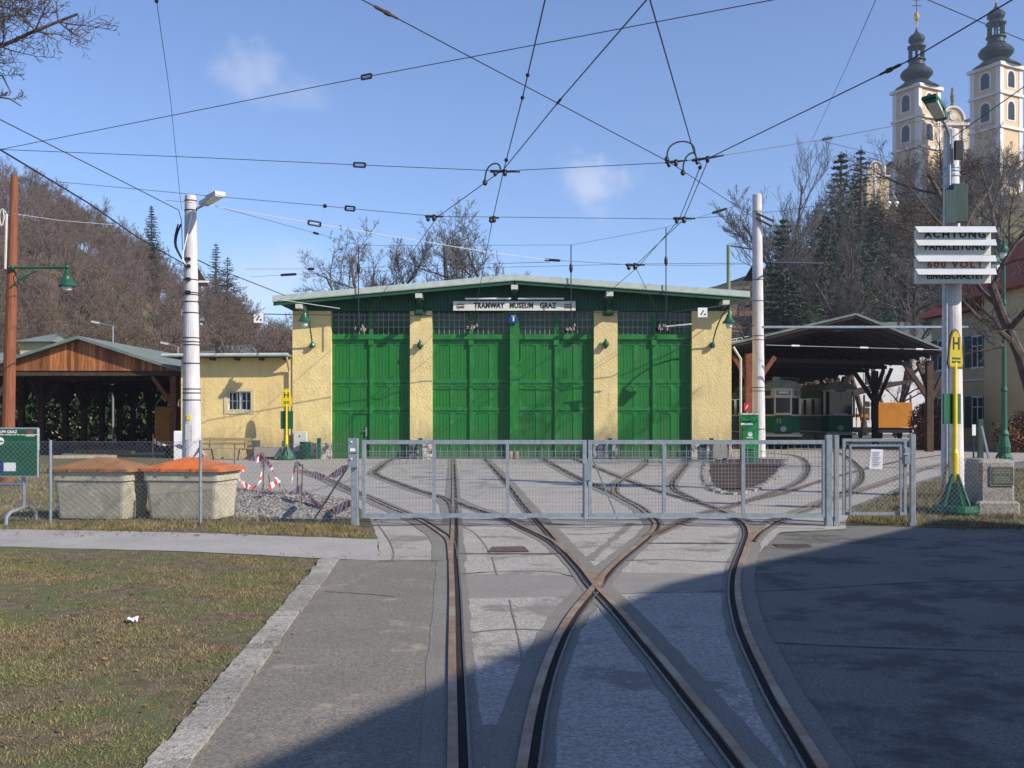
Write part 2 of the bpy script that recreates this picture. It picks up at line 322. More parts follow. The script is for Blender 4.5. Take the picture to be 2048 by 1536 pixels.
# meadow around and behind
sheet('meadow',[(-500,61),(-9,61),(-9,61.5),(30,100),(600,100),(600,800),(-500,800)],.004,'grassfar',amp=0)
sheet('yard_soil',[G(-900,1060),G(-100,1062),G(371,1066),G(600,1074),G(757,1081),G(735,1030),G(700,985),G(640,958),G(560,935),G(430,925),(-12.5,39.5),(-9.2,42.6),(-9.2,62),(-120,62),(-120,14)],.004,'soil',amp=.04,step=.3,seed=5)
sheet('yard',[G(757,1081),G(735,1030),G(705,1004),G(640,990),G(560,982),G(440,980),G(420,950),G(380,930),(-13,41),(-9,42.6),(8,42.6),(8,60),(45,90),(45,46),G(2300,915),G(2048,922),G(1900,945),G(1800,975),G(1700,1015),G(1690,1058),G(1560,1066),G(1500,1122),G(1290,1125),G(1100,1122),G(757,1122)],.006,'yard',amp=.012,seed=3)
sheet('foreground_asphalt',[G(650,1120),G(880,1122),G(905,1160),G(915,1536),(-.5,1.0),(-4.3,1.0),G(300,1536)],.0072,'asphalt',amp=0)
sheet('path',[G(-900,1058),G(0,1059),G(371,1066),G(757,1080),G(757,1122),G(650,1118),G(371,1104),G(0,1094),G(-900,1080)],.008,'path',amp=.02,seed=6)
sheet('lawn',[G(-700,1086),G(0,1094),G(371,1105),G(645,1119),G(300,1536),(-4.35,1.0),(-12,1.0)],.008,'soil',amp=.02,seed=8)
sheet('gravel_bed',[G(452,985),G(560,987),G(640,995),G(695,1006),G(712,1030),G(640,1042),G(560,1036),G(450,1030)],.008,'gravel',kind='stuff',amp=.12,step=.25,seed=9)
sheet('right_lawn',[G(1700,1020),G(1790,985),G(1880,955),G(1990,938),G(2300,930),G(2400,1075),G(2048,1058),G(1830,1055),G(1690,1050)],.008,'soil',amp=.05,seed=10)
sheet('mulch_bed',[G(1412,925),G(1440,919),(9.6,39.2),(11.0,38.2),G(1568,918),G(1560,938),G(1535,962),G(1500,978),G(1465,985),G(1430,980),G(1412,960)],.012,'mulch',amp=.04,seed=11)
# slabs (washed concrete) and patches
SL=[[(904,1044),(1500,1054),(1497,1085),(1476,1150),(1478,1225),(1505,1290),(1565,1406),(1644,1536),(1660,1570),(900,1570),(905,1300),(906,1150)],
 [(775,1062),(857,1066),(876,1092),(884,1120),(786,1120)],
 [(795,935),(892,930),(892,975),(852,968),(820,955)],
 [(920,928),(968,926),(1010,975),(960,1000),(922,985)]]
for i,p in enumerate(SL):
    sheet('concrete_slab',gp(p),.008,'slab',amp=.012,step=.08,seed=20+i)
sheet('asphalt_patch',gp([(912,1152),(1152,1152),(1180,1172),(1155,1194),(912,1199)]),.0088,'patch',amp=.012)
sheet('asphalt_patch',gp([(1225,1146),(1474,1150),(1474,1180),(1208,1188),(1195,1172)]),.0088,'patch',amp=.012)
sheet('asphalt_patch',gp([(1215,1200),(1262,1222),(1345,1300),(1440,1420),(1490,1500),(1440,1500),(1330,1345),(1240,1240)]),.0088,'strip',amp=.012,step=.1)
sheet('asphalt_patch',gp([(1168,1200),(1200,1212),(1180,1235),(1160,1270),(1146,1300),(1128,1300),(1140,1250)]),.0088,'strip',amp=.012,step=.1)
sheet('asphalt_patch',gp([(908,1452),(1035,1452),(1030,1536),(905,1536)]),.0088,'strip',amp=.02,step=.1)
# joints, cracks and thin dark lines on the ground
def ground_line(pts,w,m='groove',z=.0125,name='ground_line',amp=.008):
    r=random.Random(len(pts)*7+int(pts[0][0])); ps=smooth_line([G(x,y,z) for x,y in pts],.12); vs=[];fs=[]
    for i,p in enumerate(ps):
        d=(ps[min(i+1,len(ps)-1)]-ps[max(i-1,0)]); n=Vector((-d.y,d.x,0)).normalized()*(w/2*(.5+r.random())); j=Vector(((r.random()-.5)*amp,(r.random()-.5)*amp,0))
        vs+=[(p+n+j)[:], (p-n+j)[:]]
    vs=[(v[0],v[1],z) for v in vs]
    for i in range(len(ps)-1): fs.append((2*i,2*i+1,2*i+3,2*i+2))
    struct(name,MB().add(vs,fs),m)
for p,w,m in [([(920,1148),(1010,1142),(1100,1143),(1150,1154)],.02,'groove'),([(946,1264),(1010,1258),(1080,1259),(1115,1265)],.03,'strip'),
  ([(757,1050),(775,1075),(787,1100),(786,1122)],.018,'strip'),([(925,1052),(950,1066),(970,1090),(980,1108)],.018,'strip'),
  ([(1240,1121),(1330,1119),(1420,1123),(1478,1124)],.03,'groove'),([(1210,1188),(1330,1184),(1470,1182),(1600,1176),(1760,1166),(1900,1160),(2048,1158)],.02,'strip'),
  ([(1090,1066),(1180,1068),(1262,1062)],.03,'strip'),([(700,1052),(850,1050),(1000,1052),(1150,1055),(1300,1050),(1480,1054),(1650,1056)],.05,'strip'),  # the longer one is a thin dark line along the yard gate
  ([(1020,1199),(1030,1245),(1040,1290),(1045,1330)],.015,'strip'),([(985,1113),(994,1149)],.015,'strip'),([(1262,1046),(1230,1075),(1200,1100),(1178,1120)],.10,'strip'),
  ([(1520,1280),(1640,1287),(1800,1293),(2048,1300)],.025,'strip'),([(650,1182),(720,1186),(790,1192)],.03,'strip'),
  ([(757,1122),(820,1121),(884,1121)],.02,'groove'),([(918,986),(1100,984),(1300,988)],.03,'strip'),([(1690,1060),(1640,1061),(1560,1064)],.02,'groove')]: ground_line(p,w,m)  # the middle one is a thin dark line across the yard
# iron bars across the track
for p in ([(918,1107),(1130,1107)],[(1296,1086),(1494,1086)]):
    ground_line(p,.09,'railfar',z=.014,name='tie_bar',amp=0)
sheet('points_box_lid',gp([(975,1106),(985,1096),(1048,1095),(1060,1106)]),.018,'railfar',amp=0)
sheet('crossing_plate',gp([(1174,1148),(1212,1148),(1206,1172),(1212,1190),(1172,1192),(1178,1172)]),.016,'rail',amp=0)
# wet stains on the shaded apron
ST=[[(1150,1290),(1290,1280),(1340,1300),(1300,1325),(1190,1318)],[(1120,1440),(1240,1400),(1370,1380),(1400,1400),(1290,1440),(1160,1475)],
 [(1330,1230),(1450,1238),(1440,1260),(1360,1262)]]
unused=[[(1640,1238),(1690,1235),(1700,1255),(1650,1262)],[(1560,1335),(1760,1338),(2048,1352),(2048,1366),(1800,1362),(1600,1358)],
 [(1590,1400),(1700,1380),(1790,1400),(1800,1440),(1650,1475),(1600,1450)]]
M['wet']=speck('wet_asphalt',(.115,.113,.112),(.07,.07,.07),(.16,.155,.15),60,rough=.8)
for i,p in enumerate(ST[:0]): sheet('wet_patch',gp(p),.0095,'wet',amp=.03,step=.1,seed=40+i)
# sand patches on the asphalt
# rails ---------------------------------------------------------------
def rail(pts,strip=.17,w=1.0,side=1,far=False,dz=0):
    ps=smooth_line([G(x,y,.02) for x,y in pts],.2)
    def ribbon(a,b,z,m,nm,jit=0):
        r=random.Random(int(pts[0][0])); vs=[];fs=[]
        for i,p in enumerate(ps):
            d=(ps[min(i+1,len(ps)-1)]-ps[max(i-1,0)]); n=Vector((d.y,-d.x,0)).normalized()
            ja=(r.random()-.5)*jit; jb=(r.random()-.5)*jit
            pa=p+n*(a+ja); pb=p+n*(b+jb); vs+=[(pa.x,pa.y,z+dz),(pb.x,pb.y,z+dz)]
        for i in range(len(ps)-1): fs.append((2*i,2*i+1,2*i+3,2*i+2))
        return MB().add(vs,fs)
    def solid(a,b,z0,z1):
        vs=[];fs=[]
        for i,p in enumerate(ps):
            d=(ps[min(i+1,len(ps)-1)]-ps[max(i-1,0)]); n=Vector((d.y,-d.x,0)).normalized()
            for q,z in((a,z0),(a,z1),(b,z1),(b,z0)): pp=p+n*q; vs.append((pp.x,pp.y,z+dz))
        for i in range(len(ps)-1):
            for k in range(4):
                a0=4*i+k; a1=4*i+(k+1)%4; fs.append((a0,a0+4,a1+4,a1))
        return MB().add(vs,fs)
    m='railfar' if far else 'rail'
    root=thing('tram_rail',None,None,ps[0])
    tag(root,kind='structure')
    if strip: ribbon(*((-strip,strip*.9) if side>0 else (-strip*.9,strip)),.0105+dz*.1,'strip','bed',.02).build('rail_bed','strip',root)
    s=side
    solid(-.026*w*s if s>0 else -.026*w,.028*w,.010,.028).build('rail_head',m,root)
    ribbon(*( (.03,.075) if s>0 else (-.075,-.03) ),.015,'groove','g').build('flange_groove','groove',root)
    solid(*( (.075,.092) if s>0 else (-.092,-.075) ),.010,.024).build('rail_lip','lip',root)
    return root
R_=[]
# pts go from near to far; n=(d.y,-d.x) -> right-hand side of the run
R_.append(rail([(905,1640),(905,1536),(905,1450),(904,1300),(904,1185),(902,1110),(905,1060),(906,1000),(906,960),(905,918)],dz=0))
R_.append(rail([(901,1120),(895,1080),(874,1062),(845,1043),(816,1029),(772,1011),(728,991),(690,976),(652,958),(600,940)],strip=.22,dz=.0013))
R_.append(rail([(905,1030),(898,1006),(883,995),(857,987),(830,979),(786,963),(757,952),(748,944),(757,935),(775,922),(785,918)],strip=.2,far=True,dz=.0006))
R_.append(rail([(1134,1106),(1109,1084),(1079,1068),(1050,1055),(1021,1040),(986,1027),(933,1010),(905,996)],strip=.2,dz=.0009,side=-1))
X1=[(1590,1640),(1500,1536),(1450,1472),(1400,1412),(1340,1338),(1290,1280),(1240,1222),(1190,1170),(1167,1140),(1138,1108),(1109,1073),(1079,1040),(1050,1008),(1018,967),(980,926),(973,918)]
R_.append(rail(X1,dz=.0021,side=-1))
R_.append(rail([(1025,1640),(1047,1512),(1060,1440),(1078,1370),(1097,1316),(1120,1265),(1148,1220),(1190,1170),(1217,1137),(1246,1111),(1276,1087),(1299,1067),(1309,1052),(1305,1040),(1276,1014),(1246,998),(1230,988),(1226,979),(1232,967),(1255,950),(1276,938),(1290,927),(1291,918)],dz=.0003))
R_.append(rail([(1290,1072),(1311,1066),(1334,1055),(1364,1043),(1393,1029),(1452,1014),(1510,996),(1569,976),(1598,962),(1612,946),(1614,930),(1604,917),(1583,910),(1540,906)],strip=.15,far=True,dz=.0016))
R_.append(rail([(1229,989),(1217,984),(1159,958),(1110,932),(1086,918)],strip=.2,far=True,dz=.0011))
R_.append(rail([(1696,1640),(1644,1534),(1602,1466),(1565,1406),(1535,1350),(1505,1290),(1486,1240),(1475,1185),(1478,1140),(1491,1100),(1500,1068),(1493,1049),(1478,1038),(1452,1023),(1422,1011),(1364,994),(1320,982),(1276,967),(1232,950),(1188,932),(1150,918)],dz=0,side=-1))
R_.append(rail([(1393,1003),(1364,989),(1346,979),(1343,965),(1355,948),(1370,930),(1374,918)],strip=.2,far=True,dz=.0007))
R_.append(rail([(1498,1082),(1512,1066),(1525,1057),(1548,1043),(1575,1031),(1613,1017),(1660,998),(1748,971),(1811,949),(1890,926),(1960,913)],strip=.18,far=False,dz=.0012))
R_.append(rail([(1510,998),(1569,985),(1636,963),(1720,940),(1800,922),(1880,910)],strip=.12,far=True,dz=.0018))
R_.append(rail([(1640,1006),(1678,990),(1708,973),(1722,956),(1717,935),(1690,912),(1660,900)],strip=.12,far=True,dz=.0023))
# drain grate
dg_=G(1585,1092)
t=thing('drain_grate','small dark slotted iron drain grate set in the pavement','drain grate',(dg_.x,dg_.y,.008))
mb=MB(); mb.box(dg_.x-.22,dg_.x+.22,dg_.y-.13,dg_.y+.13,.006,.012); mb.build('frame','railfar',t)
mb=MB()
for i in range(7):
    for j in range(2):
        x=dg_.x-.18+i*.06; y=dg_.y-.10+j*.11; mb.box(x-.018,x+.018,y,y+.085,.0121,.0131)
mb.build('slot','black',t)
# kerb of small stones along the lawn
a=G(662,1119); b=G(336,1536); d=(b-a); ln=d.length; d.normalize(); n=Vector((-d.y,d.x,0)); mb=MB(); s=0; r=random.Random(3)
while s<ln+3.2:
    l=.16+r.random()*.14; c=a+d*(s+l/2); ang=math.atan2(d.y,d.x); jit=(r.random()-.5)*.02
    for k in (-1,1):
        mb.obox((c.x+n.x*(k*.055+jit),c.y+n.y*(k*.055+jit),.012+r.random()*.01),l/2-.006,.05,.014,ang+(r.random()-.5)*.06) if r.random()<.35 else None
    if not mb.v or True:
        mb.obox((c.x+n.x*jit,c.y+n.y*jit,.010+r.random()*.008),l/2-.005,.095+r.random()*.008,.014,ang+(r.random()-.5)*.05)
    s+=l
struct('kerb',mb,'stone')
# planting bed edge stones
mb=MB(); r=random.Random(8)
E=smooth_line([G(x,y,.03) for x,y in [(1412,925),(1410,945),(1416,968),(1432,981),(1465,987),(1502,980),(1537,964),(1562,940),(1572,920)]],.28)
for p in E: mb.obox((p.x,p.y,.025),.09+r.random()*.04,.05+r.random()*.03,.02+r.random()*.02,r.random()*3)
struct('bed_edging',mb,'granite')
# grass blades ----------------------------------------------------------
def blades(name,region,count,seed,hmin=.015,hmax=.05,w=.004,m='blade',mask=.0,near=True,label=None):
    r=np.random.default_rng(seed); xs=np.array([p[0] for p in region]); ys=np.array([p[1] for p in region])
    pts=[];need=count
    while need>0:
        c=np.stack([r.uniform(xs.min(),xs.max(),need*3),r.uniform(ys.min(),ys.max(),need*3)],1)
        ins=np.zeros(len(c),bool); j=len(xs)-1
        for i in range(len(xs)):
            cond=((ys[i]>c[:,1])!=(ys[j]>c[:,1]))&(c[:,0]<(xs[j]-xs[i])*(c[:,1]-ys[i])/(ys[j]-ys[i]+1e-12)+xs[i]); ins^=cond; j=i
        q=np.sin(c[:,0]*1.7+1.3*np.sin(c[:,1]*1.1))+np.sin(c[:,1]*2.3+c[:,0]*.8)+.6*np.sin(c[:,0]*5.1+c[:,1]*3.7)+.6*np.sin(c[:,1]*6.3-c[:,0]*4)
        ins&=(r.random(len(c))<np.clip(.45+.3*q+mask,.06,1))
        c=c[ins][:need]; pts.append(c); need-=len(c)
    c=np.concatenate(pts); k=len(c); a=r.uniform(0,6.283,k); h=r.uniform(hmin,hmax,k); wd=w*r.uniform(.6,1.4,k); ln=r.uniform(.2,1.3,k)*h; la=r.uniform(0,6.283,k)
    V=np.zeros((k,3,3)); V[:,0]=np.stack([c[:,0]-np.cos(a)*wd,c[:,1]-np.sin(a)*wd,np.full(k,.006)],1); V[:,1]=np.stack([c[:,0]+np.cos(a)*wd,c[:,1]+np.sin(a)*wd,np.full(k,.006)],1)
    V[:,2]=np.stack([c[:,0]+np.cos(la)*ln,c[:,1]+np.sin(la)*ln,.008+h],1)
    return npmesh(name,V.reshape(-1,3),3,m)
def npmesh(name,V,n,m,parent=None,loc=None):
    me=bpy.data.meshes.new(name); nv=len(V); nf=nv//n
    if parent is not None: V=V-np.array(parent.location)
    me.vertices.add(nv); me.vertices.foreach_set('co',np.ascontiguousarray(V,dtype=np.float32).ravel())
    me.loops.add(nv); me.loops.foreach_set('vertex_index',np.arange(nv,dtype=np.int32))
    me.polygons.add(nf); me.polygons.foreach_set('loop_start',np.arange(0,nv,n,dtype=np.int32)); me.polygons.foreach_set('loop_total',np.full(nf,n,dtype=np.int32))
    me.update(); me.validate(); me.materials.append(M[m] if isinstance(m,str) else m); o=bpy.data.objects.new(name,me); COL.objects.link(o)
    if parent is not None: o.parent=parent
    return o
gr=gp([(-200,1098),(0,1099),(371,1109),(648,1121),(318,1518),(300,1536),(-200,1536)])
o=blades('grass',gr,60000,1,.006,.026,.003); tag(o,'short scruffy half dry grass on the front lawn','grass',kind='stuff')
gr=gp([(-100,1040),(300,1045),(700,1050),(752,1078),(600,1072),(371,1064),(-100,1058)])
o=blades('grass',gr,14000,2,.015,.065,.004,mask=.2); tag(o,'ragged grass strip between the path and the grit bins','grass',kind='stuff')
gr=gp([(-100,935),(90,930),(280,1000),(450,1032),(700,1046),(300,1046),(-100,1042)])
o=blades('grass',gr,20000,3,.03,.08,.008,mask=0); tag(o,'thin grass behind the chain link fence','grass',kind='stuff')
gr=gp([(1706,1020),(1790,988),(1880,957),(1990,942),(2100,935),(2120,1058),(1830,1053),(1700,1048)])
o=blades('grass',gr,36000,4,.02,.08,.006,mask=.3); tag(o,'short green grass around the stone plinth','grass',kind='stuff')
# scattered dead leaves
def litter(name,region,count,seed,size=.03,m='leafb'):
    r=np.random.default_rng(seed); xs=[p[0] for p in region]; ys=[p[1] for p in region]; V=[]
    for i in range(count):
        x=r.uniform(min(xs),max(xs)); y=r.uniform(min(ys),max(ys)); a=r.uniform(0,6.28); s=size*r.uniform(.5,1.3)
        for k in range(4):
            t=a+k*1.5708; V.append((x+math.cos(t)*s*(1 if k%2 else .5),y+math.sin(t)*s*(1 if k%2 else .5),.014+r.uniform(0,.02)))
    return npmesh(name,np.array(V),4,m)
for i,(rg,n,s) in enumerate([(gp([(0,1110),(560,1250)]),500,.022),(gp([(0,1040),(740,1075)]),500,.03),(gp([(1830,1040),(2060,1062)]),500,.03),(gp([(0,1250),(380,1520)]),260,.018)]):
    tag(litter('leaf_litter',rg,n,i+3,s),['dead brown leaves scattered over the back of the front lawn','dead brown leaves on the strip in front of the grit bins','dead leaves piled on the pavement edge by the stone plinth','dead leaves scattered on the near lawn'][i],'leaves',kind='stuff')
# pebbles
rr=np.random.default_rng(5); mb=MB()
q=gp([(455,940),(700,1035)])
for i in range(4500):
    px=rr.uniform(452,700); lo=978+max(0,(px-540))*.14; py=rr.uniform(lo,1036); p=G(px,py); s=rr.uniform(.008,.026)
    mb.obox((p.x,p.y,.008+s*.4),s,s*.8,s*.5,rr.uniform(0,3),rr.uniform(-.4,.4))
tag(mb.build('gravel',mat('pebbles',(.30,.285,.265),(.15,.14,.13),scale=8,rough=.95,island=.5)),'loose grey gravel heap behind the fence','gravel',kind='stuff')
# crumpled paper on lawn
p=G(265,1248); mb=MB(); r=random.Random(2)
vs=[(p.x+(i-2)*.022+r.uniform(-.01,.01),p.y+(j-1.5)*.03+r.uniform(-.01,.01),.03+r.uniform(-.012,.03)) for j in range(4) for i in range(5)]
mb.add(vs,[(j*5+i,j*5+i+1,j*5+i+6,j*5+i+5) for j in range(3) for i in range(4)])
tag(mb.build('paper_scrap','paper',loc=(p.x,p.y,.01)),'crumpled white paper scrap lying on the front lawn','litter')
# ---------------------------------------------------------------- depot
YF=38.9
def fx(px): return PX(px,YF)
def fz(py): return PZ(py,YF)
dep=thing('tram_depot','yellow rendered tram depot hall with four tall green double gates and low pitched roof','depot',(0,YF,0))
zt=fz(622); xl,xr=fx(585),fx(1463)
piers=[(585,662),(820,864),(1188,1235),(1384,1463)]
for a,b in piers:
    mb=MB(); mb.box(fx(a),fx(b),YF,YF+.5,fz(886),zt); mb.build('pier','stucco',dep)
    mb=MB(); mb.box(fx(a)-.03 if a!=585 else fx(a),fx(b)+.0,YF-.06,YF+.5,-.05,fz(886)+.001); mb.build('plinth','rubble',dep)
mb=MB(); mb.box(fx(1020),fx(1038),YF-.02,YF+.4,0,zt); mb.build('gate_post','green',dep)
# side and rear walls
mb=MB(); mb.box(xl,xl+.4,YF+.5,YF+34,0,zt); mb.box(xr-.4,xr,YF+.5,YF+34,0,zt); mb.box(xl+.4,xr-.4,YF+33.6,YF+34,0,zt); mb.build('wall','stucco',dep)
mb=MB(); mb.box(xl+.4,xr-.4,YF+1.2,YF+1.25,0.01,zt); mb.build('interior_shade_sheet','black',dep)  # black sheet standing in for the shade inside the hall
# gable of vertical boards
xc=fx(1029); YO=YF-.8
def roofz(x,top):  # underside / top of roof at front edge measured on plane YO
    s=F/YO; zp=HC+(HY-549)*YO/F; zl=HC+(HY-592)*YO/F; zr=HC+(HY-583)*YO/F
    xL=PX(545,YO); xR=PX(1500,YO)
    z=zp+(zl-zp)*(xc-x)/(xc-xL) if x<xc else zp+(zr-zp)*(x-xc)/(xR-xc)
    return z-top
mb=MB(); x=xl+.05; r=random.Random(1)
while x<xr-.05:
    x2=min(x+.14,xr-.05); o=r.uniform(0,.006); mb.prism([(x+.006,zt),(x2-.006,zt),(x2-.006,roofz(x2,.30)),(x+.006,roofz(x,.30))],YF+.02-o,YF+.08); x=x2
mb.build('gable_board','dgreen',dep)
mb=MB(); mb.prism([(xl+.05,zt-.02),(xr-.05,zt-.02),(xr-.05,roofz(xr,.32)),(xc,roofz(xc,.32)),(xl+.05,roofz(xl,.32))],YF+.085,YF+.12); mb.build('gable_backing','black',dep)
# roof: felt top, zinc edge, green fascia
XL,XR=PX(545,YO),PX(1500,YO)
mb=MB()
for a,b in((XL,xc),(xc,XR)): mb.prism([(a,roofz(a,.20)),(b,roofz(b,.20)),(b,roofz(b,.0)),(a,roofz(a,.0))],YO+.02,YF+34.5)
rf=mb.build('roof','roofgrey',dep)
mb=MB()
for a,b in((XL,xc),(xc,XR)): mb.prism([(a,roofz(a,.20)),(b,roofz(b,.20)),(b,roofz(b,-.01)),(a,roofz(a,-.01))],YO-.02,YO+.018)
mb.build('edge_flashing','fascia',rf)
mb=MB()
for a,b in((XL,xc),(xc,XR)): mb.prism([(a+.03,roofz(a,.37)),(b-.03,roofz(b,.37)),(b-.03,roofz(b,.203)),(a+.03,roofz(a,.203))],YO+.01,YO+.05)
mb.build('fascia_board','dgreen',rf)
mb=MB()
for a,b in((XL,xc),(xc,XR)): mb.prism([(a,roofz(a,.235)),(b,roofz(b,.235)),(b,roofz(b,.2)),(a,roofz(a,.2))],YO-.035,YO+.009)
mb.build('drip_strip',mat('drip_strip',(.30,.29,.24),(.24,.23,.19)),rf)
mb=MB()
for a,b in((XL+.05,xc),(xc,XR-.05)): mb.prism([(a,roofz(a,.24)),(b,roofz(b,.24)),(b,roofz(b,.203)),(a,roofz(a,.203))],YO+.052,YF+.0)
mb.build('soffit','dgreen',rf)
# purlin ends and struts
for px,y0,y1,lo in((606,578,588,622),(841,578,586,632),(1029,562,571,600),(1216,578,587,632),(1444,597,606,622)):
    x=fx(px); z0,z1=roofz(x,.56),roofz(x,.39)
    mb=MB(); mb.box(x-.13,x+.13,YO+.02,YF+.0,z0,z1); b=mb.build('beam_end','beamend',dep)
    mb=MB(); mb.box(x-.10,x+.10,YF-.12,YF+.018,fz(lo),z0-.002)
    if lo>625: mb.box(x-.22,x+.22,YF-.17,YF-.122,fz(lo)+.0,fz(lo)+.22); mb.box(x-.12,x+.12,YO+.1,YF-.172,fz(lo)+.05,fz(lo)+.17)
    mb.bar((x,YF-.1,fz(lo)+.1),(x,YO+.08,z0+.02),.12); mb.build('bracket','dgreen',dep)
# gates: two leaves each
def gate_leaf(x0,x1,wick=False):
    yb=YF+.27; root=MB(); 
    zb,ztop=.03,fz(678)
    # backing tongue-and-groove boards
    n=max(6,int((x1-x0)/.13)); w=(x1-x0)/n
    for i in range(n): root.box(x0+i*w+.004,x0+(i+1)*w-.004,yb,yb+.04,zb,ztop)
    root.box(x0+.01,x1-.01,yb+.041,yb+.05,zb,ztop)
    lf=root.build('gate_leaf','greend',dep)
    f=MB(); t=.05; y0=yb-.02
    zs=[zb,fz(822),fz(817),fz(768),fz(762),ztop]
    xm=(x0+x1)/2; sw=.13
    rails=[(zb,zb+.22),(fz(826),fz(814)),(fz(772),fz(758)),(ztop-.22,ztop)]
    for a,b in((x0+.01,x0+sw),(xm-sw*.55,xm+sw*.55),(x1-sw,x1-.01)): f.box(a,b,y0,yb-.001,zb,ztop)
    for (a,b) in rails:
        for c,d in((x0+sw+.001,xm-sw*.55-.001),(xm+sw*.55+.001,x1-sw-.001)): f.box(c,d,y0+.001,yb-.001,a,b)
    # rounded upper corners of the panels
    for i in range(1,4):
        zz=rails[i][0]
        for c,d in((x0+sw,xm-sw*.55),(xm+sw*.55,x1-sw)):
            for cx,sg in((c,1),(d,-1)):
                R=.10; poly=[(cx,zz),(cx+sg*R,zz)]+[(cx+sg*(R-R*math.sin(t)),zz-R+R*math.cos(t)) for t in (.3,.6,.9,1.2,1.5)]+[(cx,zz-R)]
                if sg>0: poly=poly[::-1]
                f.prism(poly,y0+.004,yb-.002)
    f.build('frame','green',lf)
    h=MB()
    for a,b in rails[1:]:
        for side in((x0+.03,x1-.1),): 
            z=(a+b)/2-.03; h.box(side[0],side[1],y0-.012,y0-.001,z-.025,z+.025)
            for k in range(4): xx=side[0]+(side[1]-side[0])*(k+.5)/4; h.lathe((xx,y0-.012,z),[(.028,0),(.02,-.02)],6,'y')
    h.build('strap_hinge','dgreen',lf)
    if wick:
        w=MB(); a,b=xm+.02,x1-.10; 
        w.box(a,a+.03,y0-.02,y0-.001,.1,fz(826)); w.box(b-.03,b,y0-.02,y0-.001,.1,fz(826)); w.box(a+.03,b-.03,y0-.02,y0-.001,fz(826)-.03,fz(826))
        wd=w.build('wicket_door','dgreen',lf)
        w=MB(); w.box(b-.12,b-.07,y0-.05,y0-.001,fz(873),fz(855)); w.bar((b-.1,y0-.06,fz(862)),(b-.22,y0-.06,fz(862)),.025); w.build('handle','galv',wd)
def transom(x0,x1):
    y0=YF+.22; z0,z1=fz(668),zt
    m=MB(); m.box(x0,x1,y0-.06,y0+.1,fz(678)+.002,z0); 
    m.box(x0,x0+.06,y0,y0+.08,z0,z1-.002); m.box(x1-.06,x1,y0,y0+.08,z0,z1-.002); xm=(x0+x1)/2; m.box(xm-.07,xm+.07,y0-.03,y0+.08,z0,z1-.002)
    fr=m.build('window_frame','green',dep)
    for a,b in((x0+.06,xm-.07),(xm+.07,x1-.06)):
        g=MB(); g.box(a,b,y0+.05,y0+.06,z0,z1-.003); g.build('pane','glass',fr)
        g=MB(); nx=7
        for i in range(1,nx): x=a+(b-a)*i/nx; g.box(x-.011,x+.011,y0+.02,y0+.045,z0,z1-.004)
        for zz in(fz(653),fz(639)): g.box(a,b,y0+.015,y0+.0195,zz-.012,zz+.012)
        g.build('glazing_bars','muntin',fr)
for i,(a,b) in enumerate([(662,820),(864,1020),(1038,1188),(1235,1384)]):
    x0,x1=fx(a),fx(b); xm=(x0+x1)/2
    gate_leaf(x0,xm-.004,wick=(i==0)); gate_leaf(xm+.004,x1)
    m=MB(); m.box(xm-.06,xm+.06,YF+.19,YF+.223,.03,fz(680)); m.box(xm-.1,xm+.1,YF+.15,YF+.22,fz(690),fz(679)); m.build('cover_strip','green',dep)
    transom(x0,x1)
# ---------------------------------------------------------------- annex
YA=38.95
an=thing('annex','low yellow rendered annex with a small barred window beside the tram depot','annex',(PX(470,YA),YA,0))
ax0,ax1=PX(362,YA),xl-.001
az=PZ(716,YA)
w0,w1,wz0,wz1=PX(455,YA),PX(502,YA),PZ(821,YA),PZ(783,YA)
mb=MB(); mb.box(ax0,w0,YA,YA+.35,0,az); mb.box(w1,ax1,YA,YA+.35,0,az); mb.box(w0,w1,YA,YA+.35,0,wz0); mb.box(w0,w1,YA,YA+.35,wz1,az); mb.box(ax0,ax0+.35,YA+.35,YA+9,0,az); mb.build('wall','stucco_a',an)
mb=MB(); mb.box(ax0-.55,ax1-.02,YA-.5,YA+9,az+.02,az+.12); rf=mb.build('roof','roofgrey',an)
mb=MB(); mb.tube([(ax0-.55,YA-.57,az+.07),(ax1-.05,YA-.57,az+.10)],.07,10); mb.build('gutter','fascia',rf)
for k in range(5): xx=ax0+.3+k*.95; mb=MB(); mb.box(xx,xx+.12,YA-.48,YA+.0,az-.10,az+.018); mb.build('rafter_end','timber',rf)
mb=MB(); mb.tube([(ax1-.12,YA-.56,az+.03),(ax1-.12,YA-.2,az-.35),(ax1-.12,YA-.09,az-.5),(ax1-.12,YA-.09,.1)],.045,8); mb.build('downpipe',mat('downpipe_cream',(.5,.42,.24)),an)
mb=MB(); b=.13
mb.box(w0-b,w0-.001,YA-.025,YA-.001,wz0-b,wz1+b); mb.box(w1+.001,w1+b,YA-.025,YA-.001,wz0-b,wz1+b); mb.box(w0-.001,w1+.001,YA-.024,YA-.001,wz0-b,wz0-.001); mb.box(w0-.001,w1+.001,YA-.024,YA-.001,wz1+.001,wz1+b)
wi=mb.build('window_surround',mat('surround_cream',(.62,.52,.30)),an)
mb=MB(); mb.box(w0,w1,YA+.2,YA+.22,wz0,wz1); mb.build('pane','glass',wi)
mb=MB()
for k in range(6): xx=w0+(w1-w0)*k/5; mb.box(xx-.015,xx+.015,YA+.03,YA+.05,wz0,wz1)
for k in range(3): zz=wz0+(wz1-wz0)*k/2; mb.box(w0,w1,YA+.052,YA+.064,zz-.012,zz+.012)
mb.build('window_bars','galv',wi)
